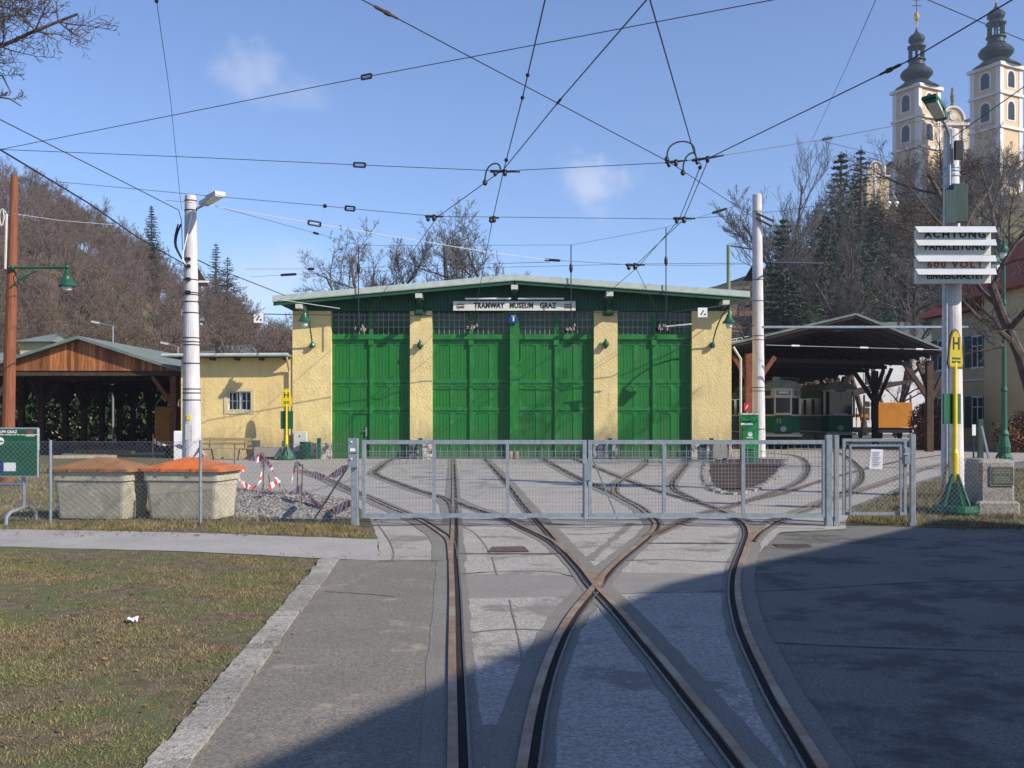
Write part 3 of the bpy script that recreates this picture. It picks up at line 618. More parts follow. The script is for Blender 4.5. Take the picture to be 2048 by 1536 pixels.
mb=MB(); mb.box(w0,w1,YA+.10,YA+.15,wz0,wz0+.05); mb.box(w0,w1,YA+.10,YA+.15,wz1-.05,wz1); mb.box(w0,w0+.05,YA+.1,YA+.15,wz0+.05,wz1-.05); mb.box(w1-.05,w1,YA+.1,YA+.15,wz0+.05,wz1-.05); mb.box((w0+w1)/2-.03,(w0+w1)/2+.03,YA+.1,YA+.15,wz0+.05,wz1-.05); mb.build('window_frame','white',wi)
# ---------------------------------------------------------------- depot signboard and fixtures
Ys=YF-.30
s0,s1=PX(906,Ys),PX(1151,Ys); z0,z1=PZ(621,Ys),PZ(602,Ys)
sg=thing('signboard','long cream signboard with black TRAMWAY MUSEUM GRAZ lettering under the gable','sign',((s0+s1)/2,Ys,z0))
mb=MB(); mb.bbox(s0,s1,Ys,Ys+.08,z0,z1,.01); mb.build('panel','cream',sg)
for px,tx in((978,'TRAMWAY'),(1043,'MUSEUM'),(1096,'GRAZ')):
    lettering(tx,(PX(px,Ys),Ys-.004,(z0+z1)/2),.285,'ink',sg,bold=.012,sx=.80,space=1.06)
def emblem(px):
    x=PX(px,Ys); zc=(z0+z1)/2; m=MB(); m.cur=0
    m.box(x-.15,x+.15,Ys-.008,Ys-.001,zc-.10,zc-.03); m.cur=1
    m.box(x-.15,x+.15,Ys-.008,Ys-.001,zc-.028,zc+.03); m.cur=0
    m.prism([(x-.15,zc+.032),(x+.15,zc+.032),(x+.09,zc+.075),(x-.09,zc+.075)],Ys-.008,Ys-.001); m.cur=2
    for k in range(4): m.box(x-.12+k*.065,x-.08+k*.065,Ys-.011,Ys-.0085,zc-.02,zc+.022)
    m.build('tram_emblem',[mat('emblem_brown',(.16,.08,.07)),mat('emblem_grey',(.3,.26,.24)),'cream'],sg)
emblem(921); emblem(1136)
mb=MB()
for a,b in((930,1022),(1036,1128)): mb.tube([(PX(a,Ys-.1),Ys-.12,z1+.08),(PX(b,Ys-.1),Ys-.12,z1+.08)],.035,8)
mb.build('lamp_tube','white',sg)
mb=MB()
for px in (935,976,1018,1040,1082,1124): mb.bar((PX(px,Ys),Ys-.12,z1+.06),(PX(px,Ys),Ys+.06,z1+.02),.02)
mb.build('lamp_bracket','beamend',sg)
# T sign
Yt=YF-.12; x=PX(1027,Yt); 
t=thing('track_sign','small blue square sign with a white letter T above the middle gate post','sign',(x,Yt,PZ(644,Yt)))
mb=MB(); mb.bbox(PX(1018,Yt),PX(1036,Yt),Yt,Yt+.03,PZ(646,Yt),PZ(628,Yt),.004); mb.build('panel','blue',t)
lettering('T',(x,Yt-.004,PZ(637,Yt)),.30,'white',t,bold=.012)
# gooseneck lamps
def goose(name,px_r,py_r,px_l,py_l,label,out=1.1,straight=False):
    xr_,zr_=fx(px_r),fz(py_r); y=YF-.02
    Yl=YF-out; xl_,zl_=PX(px_l,Yl),PZ(py_l,Yl)
    t=thing(name,label,'wall lamp',(xr_,YF,zr_),'gooseneck lamps on the depot wall')
    m=MB(); m.lathe((xr_,YF,zr_),[(.11,0),(.11,-.03),(.07,-.06),(.03,-.09)],12,'y'); m.lathe((xr_,YF-.12,zr_),[(.02,-.14),(.09,-.10),(.11,-.03),(.09,.05),(.03,.1)],10,'z'); m.build('wall_rosette','lgreen',t)
    m=MB(); pts=[]
    for k in range(13):
        u=k/12; pts.append((xr_+(xl_-xr_)*(.5-.5*math.cos(math.pi*u)),YF-.1-(out-.1)*u, zr_+ (zl_+.45-zr_)*math.sin(min(1,u*1.15)*math.pi/2)+ (-.12 if u>.97 else 0)))
    m.tube(pts,.028,8); m.build('arm','lgreen',t)
    m=MB(); m.lathe((xl_,Yl,zl_),[(.02,.42),(.05,.36),(.04,.3),(.09,.24),(.11,.16),(.15,.08),(.25,-.05),(.24,-.07)],16); sh=m.build('lamp_shade','lgreen',t,smooth=False)
    m=MB(); m.lathe((xl_,Yl,zl_),[(.10,-.02),(.13,-.10),(.11,-.2),(.05,-.26)],12); m.build('globe','lampglass',sh)
goose('wall_lamp',626,690,609,640,'green gooseneck lamp at the annex end of the depot front',out=1.9)
goose('wall_lamp',1424,690,1458,643,'green gooseneck lamp at the tall canopy end of the depot front',out=1.9)
def rosette(px,py,label):
    x,z=fx(px),fz(py); t=thing('wall_bracket',label,'wall bracket',(x,YF,z),'green iron wall brackets'); m=MB()
    m.lathe((x,YF,z),[(.12,0),(.12,-.03),(.08,-.06),(.04,-.1)],12,'y'); m.build('rosette','lgreen',t)
    m=MB(); m.lathe((x,YF-.14,z),[(.02,-.2),(.06,-.14),(.12,-.07),(.13,0),(.10,.08),(.05,.12),(.03,.2)],10,'z'); m.tube([(x,YF-.05,z),(x,YF-.14,z)],.05,8); m.build('knob','lgreen',t)
rosette(841,690,'green iron bracket knob on the pier left of the signboard'); rosette(1211,688,'green iron bracket knob on the pier right of the signboard')
# switch signs hanging on cable
def swsign(px,py,Y,label):
    x,z=PX(px,Y),PZ(py,Y); w=9.5*Y/F; t=thing('switch_sign',label,'sign',(x,Y,z-w),'white switch pictogram signs'); m=MB(); m.bbox(x-w,x+w,Y-.012,Y+.012,z-w,z+w,.006)
    m.build('panel','white',t); m=MB(); m.bar((x-w*.45,Y-.014,z-w*.4),(x-w*.2,Y-.014,z-w*.4),.05,.006,up=(0,1,0)); m.bar((x-w*.3,Y-.014,z-w*.4),(x+w*.25,Y-.014,z+w*.5),.04,.006,up=(0,1,0)); m.bar((x+w*.3,Y-.014,z-w*.4),(x+w*.7,Y-.014,z-w*.4),.05,.006,up=(0,1,0)); m.build('pictogram','ink',t)
swsign(517,636,33,'white square switch sign hanging on the cable left of the depot'); swsign(1405,625,36.5,'white square switch sign hanging on the cable over the depot wall end')
# ---------------------------------------------------------------- things along the front
def bollard(px,Y,h,label,w=.07):
    x=PX(px,Y); m=MB(); m.box(x-w,x+w,Y-.07,Y+.07,0,h-.03); m.box(x-w-.01,x+w+.01,Y-.08,Y+.08,h-.03,h)
    tag(m.build('bollard','lgreen',loc=(x,Y,0)),label,'bollard','green iron bollards before the depot')
bollard(638,YF-.25,.82,'green iron bollard beside the ribbed waste bin'); bollard(841,YF-.25,.82,'green iron bollard at the pier between the first two gates'); bollard(1220,YF-.25,.82,'green iron bollard at the pier right of the middle gates'); bollard(1423,YF-.25,.82,'green iron bollard in front of the right end pier')
for px,l in((1021,'small rusty stop stone left of the middle gate post foot'),(1033,'small rusty stop stone right of the middle gate post foot')):
    x=PX(px,YF-.4); m=MB(); m.lathe((x,YF-.4,0),[(.10,0),(.11,.1),(.10,.25),(.06,.33)],8); tag(m.build('stop_stone',mat('stop_stone',(.33,.22,.13)),loc=(x,YF-.4,0)),l,'stop stone','stop stones at the gate post')
# waste bin
Y=YF-.55; x=PX(611,Y); t=thing('waste_bin','green ribbed round waste bin in front of the left pier','waste bin',(x,Y,0))
m=MB(); m.lathe((x,Y,0),[(.17,0.04),(.18,.5),(.18,.62)],16); m.build('liner','dgreen',t)
m=MB()
for k in range(18): a=k*math.pi/9; m.bar((x+.2*math.cos(a),Y+.2*math.sin(a),.05),(x+.205*math.cos(a),Y+.205*math.sin(a),.62),.03,.02)
m.build('slats','lgreen',t)
m=MB(); m.lathe((x,Y,0),[(.20,.62),(.225,.63),(.225,.68),(.2,.69)],18); m.lathe((x,Y,0),[(.2,.0),(.22,.01),(.22,.05),(.2,.06)],18); m.build('rim','dgreen',t)
# electrical cabinet on the wall
Y=YF-.25; t=thing('meter_cabinet','pale grey meter cabinet on the foot of the left pier','cabinet',(PX(600,Y),Y,0))
x0,x1=PX(586,Y),PX(613,Y); m=MB(); m.bbox(x0,x1,Y,YF-.065,PZ(902,Y),PZ(863,Y),.01); b=m.build('box','cabinet',t); m=MB(); m.box(x0+.03,x1-.03,Y-.015,Y-.001,PZ(898,Y),PZ(867,Y)); m.build('door','cabinet',t)
m=MB(); xx,zz=PX(599,Y),PZ(872,Y); m.prism([(xx-.05,zz-.04),(xx+.05,zz-.04),(xx,zz+.05)],Y-.02,Y-.016); m.build('warning_triangle','inkred',t)
m=MB(); m.box(x0+.05,x1-.05,Y+.03,YF-.07,0,PZ(902,Y)); m.build('foot','granite',t)
# bench by annex
Y=YA-.9; t=thing('garden_bench','weathered wooden bench against the annex wall','bench',(PX(450,Y),Y,0)); x0,x1=PX(400,Y),PX(502,Y)
wm=mat('bench_wood',(.34,.27,.13),(.25,.19,.09),scale=6,stretch=(.6,5,5))
for k in range(3): m=MB(); m.bbox(x0,x1,Y-.2+k*.14,Y-.08+k*.14,.43,.465,.006); m.build('seat_slat',wm,t)
for k in range(2): m=MB(); m.bbox(x0+.05,x1-.05,Y+.22,Y+.25,.56+k*.16,.68+k*.16,.006); m.build('back_slat',wm,t)
for xx in (x0+.3,x1-.3):
    m=MB(); m.bar((xx-.08,Y-.18,.43),(xx-.16,Y-.2,0),.04); m.bar((xx+.08,Y+.15,.43),(xx+.16,Y+.2,0),.04); m.bar((xx,Y+.2,.4),(xx,Y+.28,.86),.04); m.bar((xx,Y-.18,.41),(xx,Y+.22,.41),.04); m.build('leg','timber',t)
# stone trough
Y=YA-.55; x0,x1=PX(512,Y),PX(566,Y); m=MB(); m.box(x0,x1,Y-.3,Y-.24,.12,.48); m.box(x0,x1,Y+.24,Y+.3,.12,.48); m.box(x0,x0+.06,Y-.24,Y+.24,.12,.48); m.box(x1-.06,x1,Y-.24,Y+.24,.12,.48); m.box(x0+.06,x1-.06,Y-.24,Y+.24,.12,.3); m.box(x0+.1,x0+.2,Y-.2,Y+.2,0,.119); m.box(x1-.2,x1-.1,Y-.2,Y+.2,0,.119)
tag(m.build('stone_trough','granite',loc=((x0+x1)/2,Y,0)),'grey stone trough beside the bench at the annex','trough')
# white cabinet by left pole
Y=33; x0,x1=PX(347,Y),PX(366,Y); m=MB(); m.bbox(x0,x1,Y,Y+.3,0,PZ(862,Y),.015); t=thing('control_cabinet','white upright control cabinet behind the pale lamp pole','cabinet',((x0+x1)/2,Y,0)); m.build('box','white',t)
m=MB(); m.box(x0+.02,x1-.02,Y-.012,Y-.001,.12,PZ(866,Y)); m.build('door','white',t)
# stop signs (H)
def hstop(px,Y,ztop,rot,ymat,label,boards=True,boardz=None):
    x=PX(px,Y); t=thing('tram_stop_post',label,'stop post',(x,Y,0),'yellow tram stop posts'); k=ztop/2.85
    m=MB(); m.lathe((x,Y,0),[(.36,0),(.38,.06),(.36,.16),(.34,.17),(.28,.15),(.10,.15)],20); 
    for a in range(4): c,s=math.cos(a*1.571+.5),math.sin(a*1.571+.5); m.bar((x+c*.28,Y+s*.28,.14),(x+c*.05,Y+s*.05,.62*k),.03,.05)
    m.add([(x+c*.3*ca,Y+c*.3*sa,zz) for (c,zz) in ((1,.15),) for ca,sa in ((1,0),(0,1),(-1,0),(0,-1))]+[(x,Y,.62*k)],[(0,1,4),(1,2,4),(2,3,4),(3,0,4)]); m.build('base','lgreen',t)
    m=MB(); m.lathe((x,Y,0),[(.06,.3),(.06,.95*k),(.04,1.0*k),(.036,ztop-.55)],12); m.build('pole','yellow',t)
    c,s=math.cos(rot),math.sin(rot)
    out=[(-.17,-.30),(.17,-.30),(.19,-.22),(.17,0),(.13,.2),(.07,.30),(0,.335),(-.07,.30),(-.13,.2),(-.17,0),(-.19,-.22)]; zc=ztop-.34
    e=1.08
    m=MB(); m.prism([(a*e,b*e) for a,b in out],-.015,.015); m.transform(Matrix.Translation((x,Y,zc))@Matrix.Rotation(rot,4,'Z')); pn=m.build('panel',mat('panel_rim',(.10,.10,.05)) if ymat=='dyellow' else 'yellow',t)
    m=MB(); m.prism([(a*.96,b*.96) for a,b in out],-.022,-.0155); m.transform(Matrix.Translation((x,Y,zc))@Matrix.Rotation(rot,4,'Z')); m.build('panel_face',ymat,pn)
    d=Vector((math.sin(rot),-math.cos(rot),0))*.026
    lettering('H',Vector((x,Y,zc+.1))+d,.30,'ink',pn,bold=.004,rotz=rot)
    m=MB(); 
    for q in (0,1): m.box(-.11,.11,-.004,0,-.16-q*.06,-.13-q*.06)
    m.transform(Matrix.Translation(Vector((x,Y,zc))+d)@Matrix.Rotation(rot,4,'Z')); m.build('text_line','dgreen',pn)
    z0,z1=boardz
    m=MB(); m.bbox(-.24,.24,.045,.08,z0,z1,.01); m.transform(Matrix.Translation((x,Y,0))@Matrix.Rotation(rot,4,'Z')); m.build('timetable_board','boardgreen',t)
hstop(573,38.0,PZ(778,38.0),0,'yellow','yellow tram stop post with H panel in front of the annex',boardz=(PZ(858,38.0),PZ(822,38.0)))
# ---------------------------------------------------------------- double swing gate
YG=15.15
def gx(px): return PX(px,YG)
def gz(py): return PZ(py,YG)
def post(px0,px1,Y,top,label,m='galv',d=None,base=True):
    x0,x1=PX(px0,Y),PX(px1,Y); zt_=PZ(top,Y); d=d or (x1-x0); mb=MB(); mb.bbox(x0,x1,Y-d/2,Y+d/2,0,zt_,.006)
    if base: mb.bar(((x0+x1)/2,Y,.0),((x0+x1)/2,Y-.10,.0),.01); mb.bar((x0-.004,Y+.03,.14),(x0-.004,Y-.0,0.0),.008,.09); mb.bar((x1+.004,Y+.03,.14),(x1+.004,Y,0.0),.008,.09)
    return mb,((x0+x1)/2,Y,0)
def weld(mb,x0,x1,z0,z1,Y,px_=.05,pz_=.05,r=.0028):
    n=int((x1-x0)/px_)
    for i in range(1,n): x=x0+(x1-x0)*i/n; mb.box(x-r,x+r,Y-r,Y+r,z0,z1)
    n=int((z1-z0)/pz_)
    for i in range(1,n): z=z0+(z1-z0)*i/n; mb.box(x0,x1,Y-3*r,Y-r,z-r,z+r)
def gleaf(xs,label,lowz=1035,drop=True):
    a,b=gx(xs[0]),gx(xs[-1]); t=thing('gate_leaf',label,'gate',(a,YG,gz(lowz)),'galvanised yard gate leaves'); z0,z1=gz(lowz),gz(880); w=.062
    mb=MB(); mb.bbox(a,a+w,YG-.03,YG+.03,z0,z1,.005); mb.bbox(b-w,b,YG-.03,YG+.03,z0,z1,.005)
    mb.box(a+w,b-w,YG-.028,YG+.028,z0,z0+w); mb.box(a+w,b-w,YG-.028,YG+.028,z1-w,z1-.001)
    for q in xs[1:-1]: x=gx(q); mb.box(x-.026,x+.026,YG-.026,YG+.026,z0+w,z1-w)
    mb.build('frame','galv',t); 
    mb=MB(); weld(mb,a+w,b-w,z0+w,z1-w-.09,YG+.012,.05,.056,.0018); 
    n=int((b-a-2*w)/.10)
    for i in range(1,n): x=a+w+(b-a-2*w)*i/n; mb.box(x-.004,x+.004,YG+.004,YG+.012,z1-w-.30,z1-w)
    for zz in(.11,.20,.29): mb.box(a+w,b-w,YG-.004,YG+.003,z1-w-zz-.004,z1-w-zz+.004)
    mb.build('wire_mesh','galvd',t); return t,a,b,z0,z1
t,a,b,z0,z1=gleaf([724,868,1015,1173],'galvanised mesh gate leaf hinged to the post with the lock box')
mb=MB(); mb.tube([(b-.03,YG-.045,gz(1058)),(b-.03,YG-.045,gz(935))],.012,6); mb.build('drop_bolt','galvd',t)
t,a,b,z0,z1=gleaf([1176,1328,1486,1652],'galvanised mesh gate leaf hinged beside the pedestrian gate')
mb=MB(); mb.tube([(gx(1181),YG+.06,gz(905)),(gx(1240),YG+.25,gz(1045))],.012,6); mb.build('stay_rod','galvd',t)
mb=MB(); mb.box(gx(1168),gx(1182),YG-.05,YG-.032,gz(960),gz(925)); mb.build('latch','galvd',t)
mb,c=post(703,717,YG,878,''); t=thing('gate_post','galvanised gate post carrying the two-part grey lock box','gate post',c,'galvanised posts of the yard gates'); mb.build('post','galv',t)
mb=MB(); mb.bbox(gx(698),gx(719),YG-.14,YG-.062,gz(905),gz(876),.012); mb.bbox(gx(698),gx(719),YG-.135,YG-.062,gz(934),gz(906),.012); lb=mb.build('lock_box','galvd',t)
mb=MB()
for zz in (883,917): mb.lathe((gx(706),YG-.142,gz(zz)),[(.014,0),(.012,-.012)],8,'y')
mb.build('lock_cylinder','white',lb)
mb=MB(); mb.box(gx(703),gx(713),YG-.147,YG-.141,gz(902),gz(896)); mb.build('sticker','white',lb)
mb=MB(); mb.tube([(gx(700),YG+.06,gz(925)),(gx(600),YG+1.1,.0)],.016,6); mb.build('brace','galvd',t)
mb,c=post(1651,1663,YG,870,''); tag(mb.build('gate_post','galv',loc=c),'thick galvanised post closing the wide double gate','gate post','galvanised posts of the yard gates')
mb,c=post(1668,1677,YG,870,''); tag(mb.build('gate_post','galv',loc=c),'slimmer galvanised post right beside the thick gate post','gate post','galvanised posts of the yard gates')
mb,c=post(1820,1830,YG,868,''); t=thing('gate_post','galvanised latch post of the pedestrian gate','gate post',c,'galvanised posts of the yard gates'); mb.build('post','galv',t)
mb=MB(); mb.bbox(gx(1806),gx(1818),YG-.06,YG+.05,gz(928),gz(895),.008); mb.tube([(gx(1812),YG-.06,gz(908)),(gx(1812),YG-.11,gz(908)),(gx(1801),YG-.11,gz(908))],.01,6); 
lbox=mb
# pedestrian gate
t=thing('pedestrian_gate','narrow galvanised pedestrian gate with a white notice on its mesh','gate',(gx(1685),YG,0))
mb=MB(); a,b,z0,z1=gx(1685),gx(1813),gz(1030),gz(877); w=.045
mb.box(a,a+w,YG-.02,YG+.02,z0,z1); mb.box(b-w,b,YG-.02,YG+.02,z0,z1); mb.box(a+w,b-w,YG-.019,YG+.019,z1-w,z1-.001); mb.box(a+w,b-w,YG-.019,YG+.019,z0,z0+w); mb.build('frame','galv',t)
mb=MB(); a2,b2=a+.09,b-.09; mb.box(a2,a2+.03,YG-.055,YG-.022,z0,z1-.09); mb.box(b2-.03,b2,YG-.055,YG-.022,z0,z1-.09); mb.box(a2+.03,b2-.03,YG-.054,YG-.022,z1-.12,z1-.09); mb.build('inner_frame','galvd',t)
def chain(mb,x0,x1,z0,z1,Y,p=.065,r=.0022,P0=None,P1=None):
    """diagonal lattice clipped to a rectangle; optionally mapped onto the line P0-P1"""
    L_=x1-x0; H=z1-z0
    def seg(ax,az_,bx,bz):
        if P0 is None: mb.bar((x0+ax,Y,z0+az_),(x0+bx,Y,z0+bz),r*2)
        else:
            q0=P0.lerp(P1,ax/L_); q1=P0.lerp(P1,bx/L_); mb.bar((q0.x,q0.y,z0+az_),(q1.x,q1.y,z0+bz),r*2)
    k=-H
    while k<L_:
        a_=max(0,k); b_=min(L_,k+H)
        if b_>a_: seg(a_,a_-k,b_,b_-k); seg(a_,H-(a_-k),b_,H-(b_-k))
        k+=p*1.3
chain(mb2:=MB(),a+w,b-w,z0+w,z1-w,YG,.055,.0018); mb2.build('chain_mesh','galvd',t); lbox.build('lock_case','galvd',t)
mb=MB(); cx,cz=gx(1750),gz(918); mb.add([(gx(1737),YG-.03,gz(937)),(gx(1763),YG-.035,gz(938)),(gx(1765),YG-.03,gz(899)),(gx(1741),YG-.03,gz(898))],[(0,1,2,3)]); nb=mb.build('notice','paper',t)
mb=MB()
for k in range(9): z=gz(904+k*3.4); mb.box(gx(1742)+.01,gx(1760)-(k%3)*.015,YG-.0385,YG-.037,z-.004,z+.003)
mb.build('text_line',mat('faint_print',(.30,.30,.36)),nb)
# ---------------------------------------------------------------- chain link fence on the left and right
def fpost(px,py_b,py_t,label):
    g=G(px,py_b); x=g.x; Y=g.y; mb=MB(); mb.tube([(x,Y,0),(x,Y,PZ(py_t,Y)-.01),(x,Y,PZ(py_t,Y))],[.024,.024,.012],8); o=mb.build('fence_post','galvd',loc=(x,Y,0)); tag(o,label,'fence post','round posts of the chain link fence'); return Vector((x,Y,0))
A=fpost(101,1048,880,'round galvanised fence post between the green board and the worn bin'); B=fpost(401,1049,880,'round galvanised fence post in front of the orange-lidded bin')
C=Vector((gx(703),YG,0)); Z_=B.copy(); Zl=A+(A-B)*.55
mb=MB()
for p,q,h in ((Zl,A,1.28),(A,B,1.28),(B,C,1.25)):
    L_=(q-p).length; chain(mb,0,L_,.03,h,0,.06,.0012,p,q)
    for zz in (h,.62,.03): mb.tube([(p.x,p.y,zz),(q.x,q.y,zz)],.0022,4)
tag(mb.build('chain_link_fence','galvd',loc=A),'thin wire chain link fence before the two grit bins','fence')
D=Vector((gx(1830),YG,0)); E=Vector((13.5,YG+1.2,0)); 
mb=MB(); chain(mb,0,(E-D).length,.02,1.05,0,.06,.0012,D,E); tag(mb.build('chain_link_fence','galvd',loc=D),'thin wire chain link fence beside the pedestrian gate and stone plinth','fence')
# ---------------------------------------------------------------- grit bins
def grit(px0,px1,pyb,pyt,rot,lidm,label):
    Y=G((px0+px1)/2,pyb).y; xc_=PX((px0+px1)/2,Y); hw=(px1-px0)/2/F*Y*1.0; h=PZ(pyt+22,Y); d=.42
    t=thing('grit_bin',label,'grit bin',(xc_,Y+d,0),'grit bins behind the fence'); R=Matrix.Translation((xc_,Y+d,0))@Matrix.Rotation(rot,4,'Z')
    def ring(hx,hy,z,b): 
        c=[]
        for sx,sy,seq in((1,-1,(0,1)),(1,1,(1,0)),(-1,1,(0,1)),(-1,-1,(1,0))):
            for k in range(4):
                a=[-math.pi/2,0,math.pi/2,math.pi][[(1,-1),(1,1),(-1,1),(-1,-1)].index((sx,sy))]+k*math.pi/6
                c.append((sx*(hx-b)+b*math.cos(a),sy*(hy-b)+b*math.sin(a),z))
        return c
    def loft(rs,cap=True):
        m=MB(); vs=[v for q in rs for v in q]; n=16; fs=[]
        for i in range(len(rs)-1):
            for j in range(n): fs.append((i*n+j,i*n+(j+1)%n,(i+1)*n+(j+1)%n,(i+1)*n+j))
        fs.append(tuple(range(n))[::-1]); fs.append(tuple((len(rs)-1)*n+j for j in range(n))); m.add(vs,fs); m.transform(R); return m
    loft([ring(hw*.86,d*.84,.03,.06),ring(hw*.87,d*.86,.08,.07),ring(hw*.93,d*.95,h-.16,.07),ring(hw*.98,d,h-.14,.07),ring(hw*.98,d,h,.07)]).build('body','binbody',t)
    e=1.10
    loft([ring(hw*e,d*1.10,h+.005,.09),ring(hw*e,d*1.10,h+.05,.09),ring(hw*1.02,d*1.02,h+.065,.10),ring(hw*.45,d*.5,h+.17,.12),ring(hw*.18,d*.25,h+.215,.05)]).build('lid',lidm,t)
    m=MB()
    for q in (-.45,.35):
        m.obox((hw*q,-d*1.105,h+.03),.022,.012,.03)
    m.transform(R); m.build('lid_clasp',lidm,t)
    m=MB(); m.obox((0,0,.015),hw*.85,d*.8,.014); m.transform(R); m.build('pallet_foot','timber',t)
grit(100,268,1042,922,-.16,'lidold','beige grit bin with the worn brown lid next to the green board')
grit(285,452,1042,922,-.16,'lid','beige grit bin with the bright orange lid nearer the gate')
# ---------------------------------------------------------------- green info board on the left
Y=15.6; t=thing('info_board','large green information board on bent grey tube legs','sign',(PX(20,Y),Y,0))
x0,x1=PX(-120,Y),PX(79,Y); z0,z1=PZ(954,Y),PZ(855,Y)
mb=MB(); mb.bbox(x0,x1,Y-.03,Y+.03,z0,z1,.02); mb.build('board_rim','galv',t); mb=MB(); mb.box(x0+.025,x1-.025,Y-.036,Y-.0305,z0+.025,z1-.025); mb.build('board_face','boardgreen',t)
mb=MB(); p=PX(44,Y); mb.tube([(p,Y+.06,z0+.3),(p,Y+.06,PZ(1010,Y)),(p,Y+.03,PZ(1016,Y)),(p-.08,Y-.2,PZ(1022,Y)),(p-.10,Y-.28,PZ(1030,Y)),(p-.10,Y-.3,0)],.03,8); mb.build('leg','galvd',t)
mb=MB(); mb.tube([(p,Y+.06,PZ(1014,Y)),(p+.02,Y+.25,PZ(1018,Y)),(p+.03,Y+.38,PZ(1030,Y)),(p+.03,Y+.4,0)],.03,8); mb.build('leg','galvd',t)
p2=PX(-90,Y); mb=MB(); mb.tube([(p2,Y+.06,z0+.3),(p2,Y+.06,0)],.03,8); mb.build('leg','galvd',t)
mb=MB(); mb.tube([(p2,Y+.06,PZ(969,Y)),(p,Y+.06,PZ(969,Y))],.028,8); mb.build('crossbar','galvd',t)
lettering('TRAMWAY MUSEUM GRAZ',(PX(-11,Y),Y-.040,PZ(864,Y)),.062,'white',t,bold=.001)
mb=MB(); x_=PX(-40,Y)
for w_ in (.05,.16,.05,.09,.11,.04,.05,.06,.20): mb.box(x_,x_+w_,Y-.0405,Y-.0365,PZ(870.2,Y),PZ(868.8,Y)); x_+=w_+.016
mb.build('text_line','paper',t)
mb=MB(); mb.lathe((PX(3,Y),Y-.037,PZ(882,Y)),[(.062,0),(.062,-.003)],8,'y'); mb.build('round_emblem','white',t); mb=MB(); mb.box(PX(-1,Y),PX(8,Y),Y-.0435,Y-.041,PZ(884,Y),PZ(881,Y)); mb.build('emblem_bar','lgreen',t)
mb=MB(); mb.box(PX(10,Y),PX(34,Y),Y-.041,Y-.037,PZ(942,Y),PZ(925,Y)); mb.build('notice','paper',t)
mb=MB(); mb.box(PX(-5,Y),PX(9,Y),Y-.041,Y-.037,PZ(946,Y),PZ(921,Y)); mb.build('blue_panel','blue',t)
mb=MB(); mb.box(PX(53,Y),PX(71,Y),Y-.0405,Y-.0365,PZ(872.3,Y),PZ(871,Y)); mb.build('text_line','paper',t)
mb=MB(); mb.box(PX(53,Y),PX(68,Y),Y-.041,Y-.037,PZ(868,Y),PZ(861,Y)); mb.build('tram_mark','timberr',t)
# ---------------------------------------------------------------- stone plinth
g=G(1996,1030); Y=g.y+.3; x=g.x; t=thing('stone_plinth','square rough grey stone plinth with a bronze plaque','plinth',(x,Y,0)); s=F/Y
mb=MB(); h=PZ(918,Y); mb.bbox(x-.38,x+.36,Y-.36,Y+.36,0,.24,.04); mb.build('base','granite',t); mb=MB(); mb.bbox(x-.31,x+.30,Y-.30,Y+.30,.241,h,.05); mb.build('block','granite',t)
mb=MB(); a,b,c,d=x-.14,x+.26,h-.10,h-.44; mb.box(a,b,Y-.325,Y-.301,d,c); pq=mb.build('plaque_rim','granite',t); mb=MB(); mb.box(a+.02,b-.02,Y-.333,Y-.326,d+.02,c-.02); mb.build('plaque','plaque',pq)
mb=MB(); r=random.Random(3)
for rw in range(6):
    if rw==2: continue
    x_=a+.06
    while x_<b-.07: w_=.015+r.random()*.03; mb.box(x_,min(x_+w_,b-.05),Y-.337,Y-.3335,c-.075-rw*.04-.012,c-.075-rw*.04+.012); x_+=w_+.008
mb.build('relief_text',mat('plaque_relief',(.22,.23,.16),(.15,.16,.11),scale=30,rough=.6,metal=.3),pq)
# ---------------------------------------------------------------- H stop post on the right
hstop(1910,17.0,PZ(660,17.0),.55,'dyellow','tall yellow tram stop post with dull H panel beside the stone plinth',boardz=(PZ(848,17.0),PZ(787,17.0)))
# ---------------------------------------------------------------- red and white tape
def tape(pts,label):
    ps=[P(x,y,Y) for x,y,Y in pts]; ps=smooth_line(ps,.06); mb=MB(); r=random.Random(len(pts)); acc=0; w=.085; tw=r.random()*6
    for i in range(len(ps)-1):
        a,b=ps[i],ps[i+1]; acc+=(b-a).length; mb.cur=int(acc/.16)%2
        def off(k): 
            q=tw+k*.22; return Vector((.3*math.sin(q),.4*math.cos(q*1.3),.55+.45*math.sin(q*.7)))*w
        mb.add([a-off(i),b-off(i+1),b+off(i+1),a+off(i)],[(0,1,2,3)])
    tag(mb.build('barrier_tape',['red','tapew'],loc=ps[0]),label,'barrier tape','red and white tape round the gravel')
    return ps
tape([(305,879,33),(323,889,32.5),(349,891,32),(371,897,30),(390,908,28),(401,896,26),(413,918,24.5)],'red and white tape sagging past the white control cabinet')
tape([(468,890,26),(482,913,25.5),(497,919,25),(520,914,24.3),(524,909,24)],'red and white tape hanging before the stone trough')
tape([(453,957,20),(471,946,21),(486,967,22),(505,975,22.5),(520,964,22.5),(525,912,23)],'red and white tape running from the bin end to the flagged rod')
tape([(523,910,23),(524,922,23.0),(531,935,23)],'short fluttering tape end on the flagged rod')
tape([(538,950,22),(540,975,22),(553,991,21.5),(579,1000,21),(602,1003,20.5)],'red and white tape lying along the top of the gravel heap')
tape([(581,975,21),(585,955,21),(594,927,21),(616,942,20.3),(638,953,19),(664,952,17.5),(698,929,15.4)],'red and white tape from the tall rod up to the lock box')
tape([(601,968,20.3),(620,994,19),(646,1020,17.5),(668,1022,16.5),(703,1004,15.3)],'red and white tape sagging low to the foot of the gate post')
tape([(538,975,20),(560,962,20.5),(575,985,20),(600,978,19.5),(612,1002,19)],'red and white tape tangled between the two taller rods')
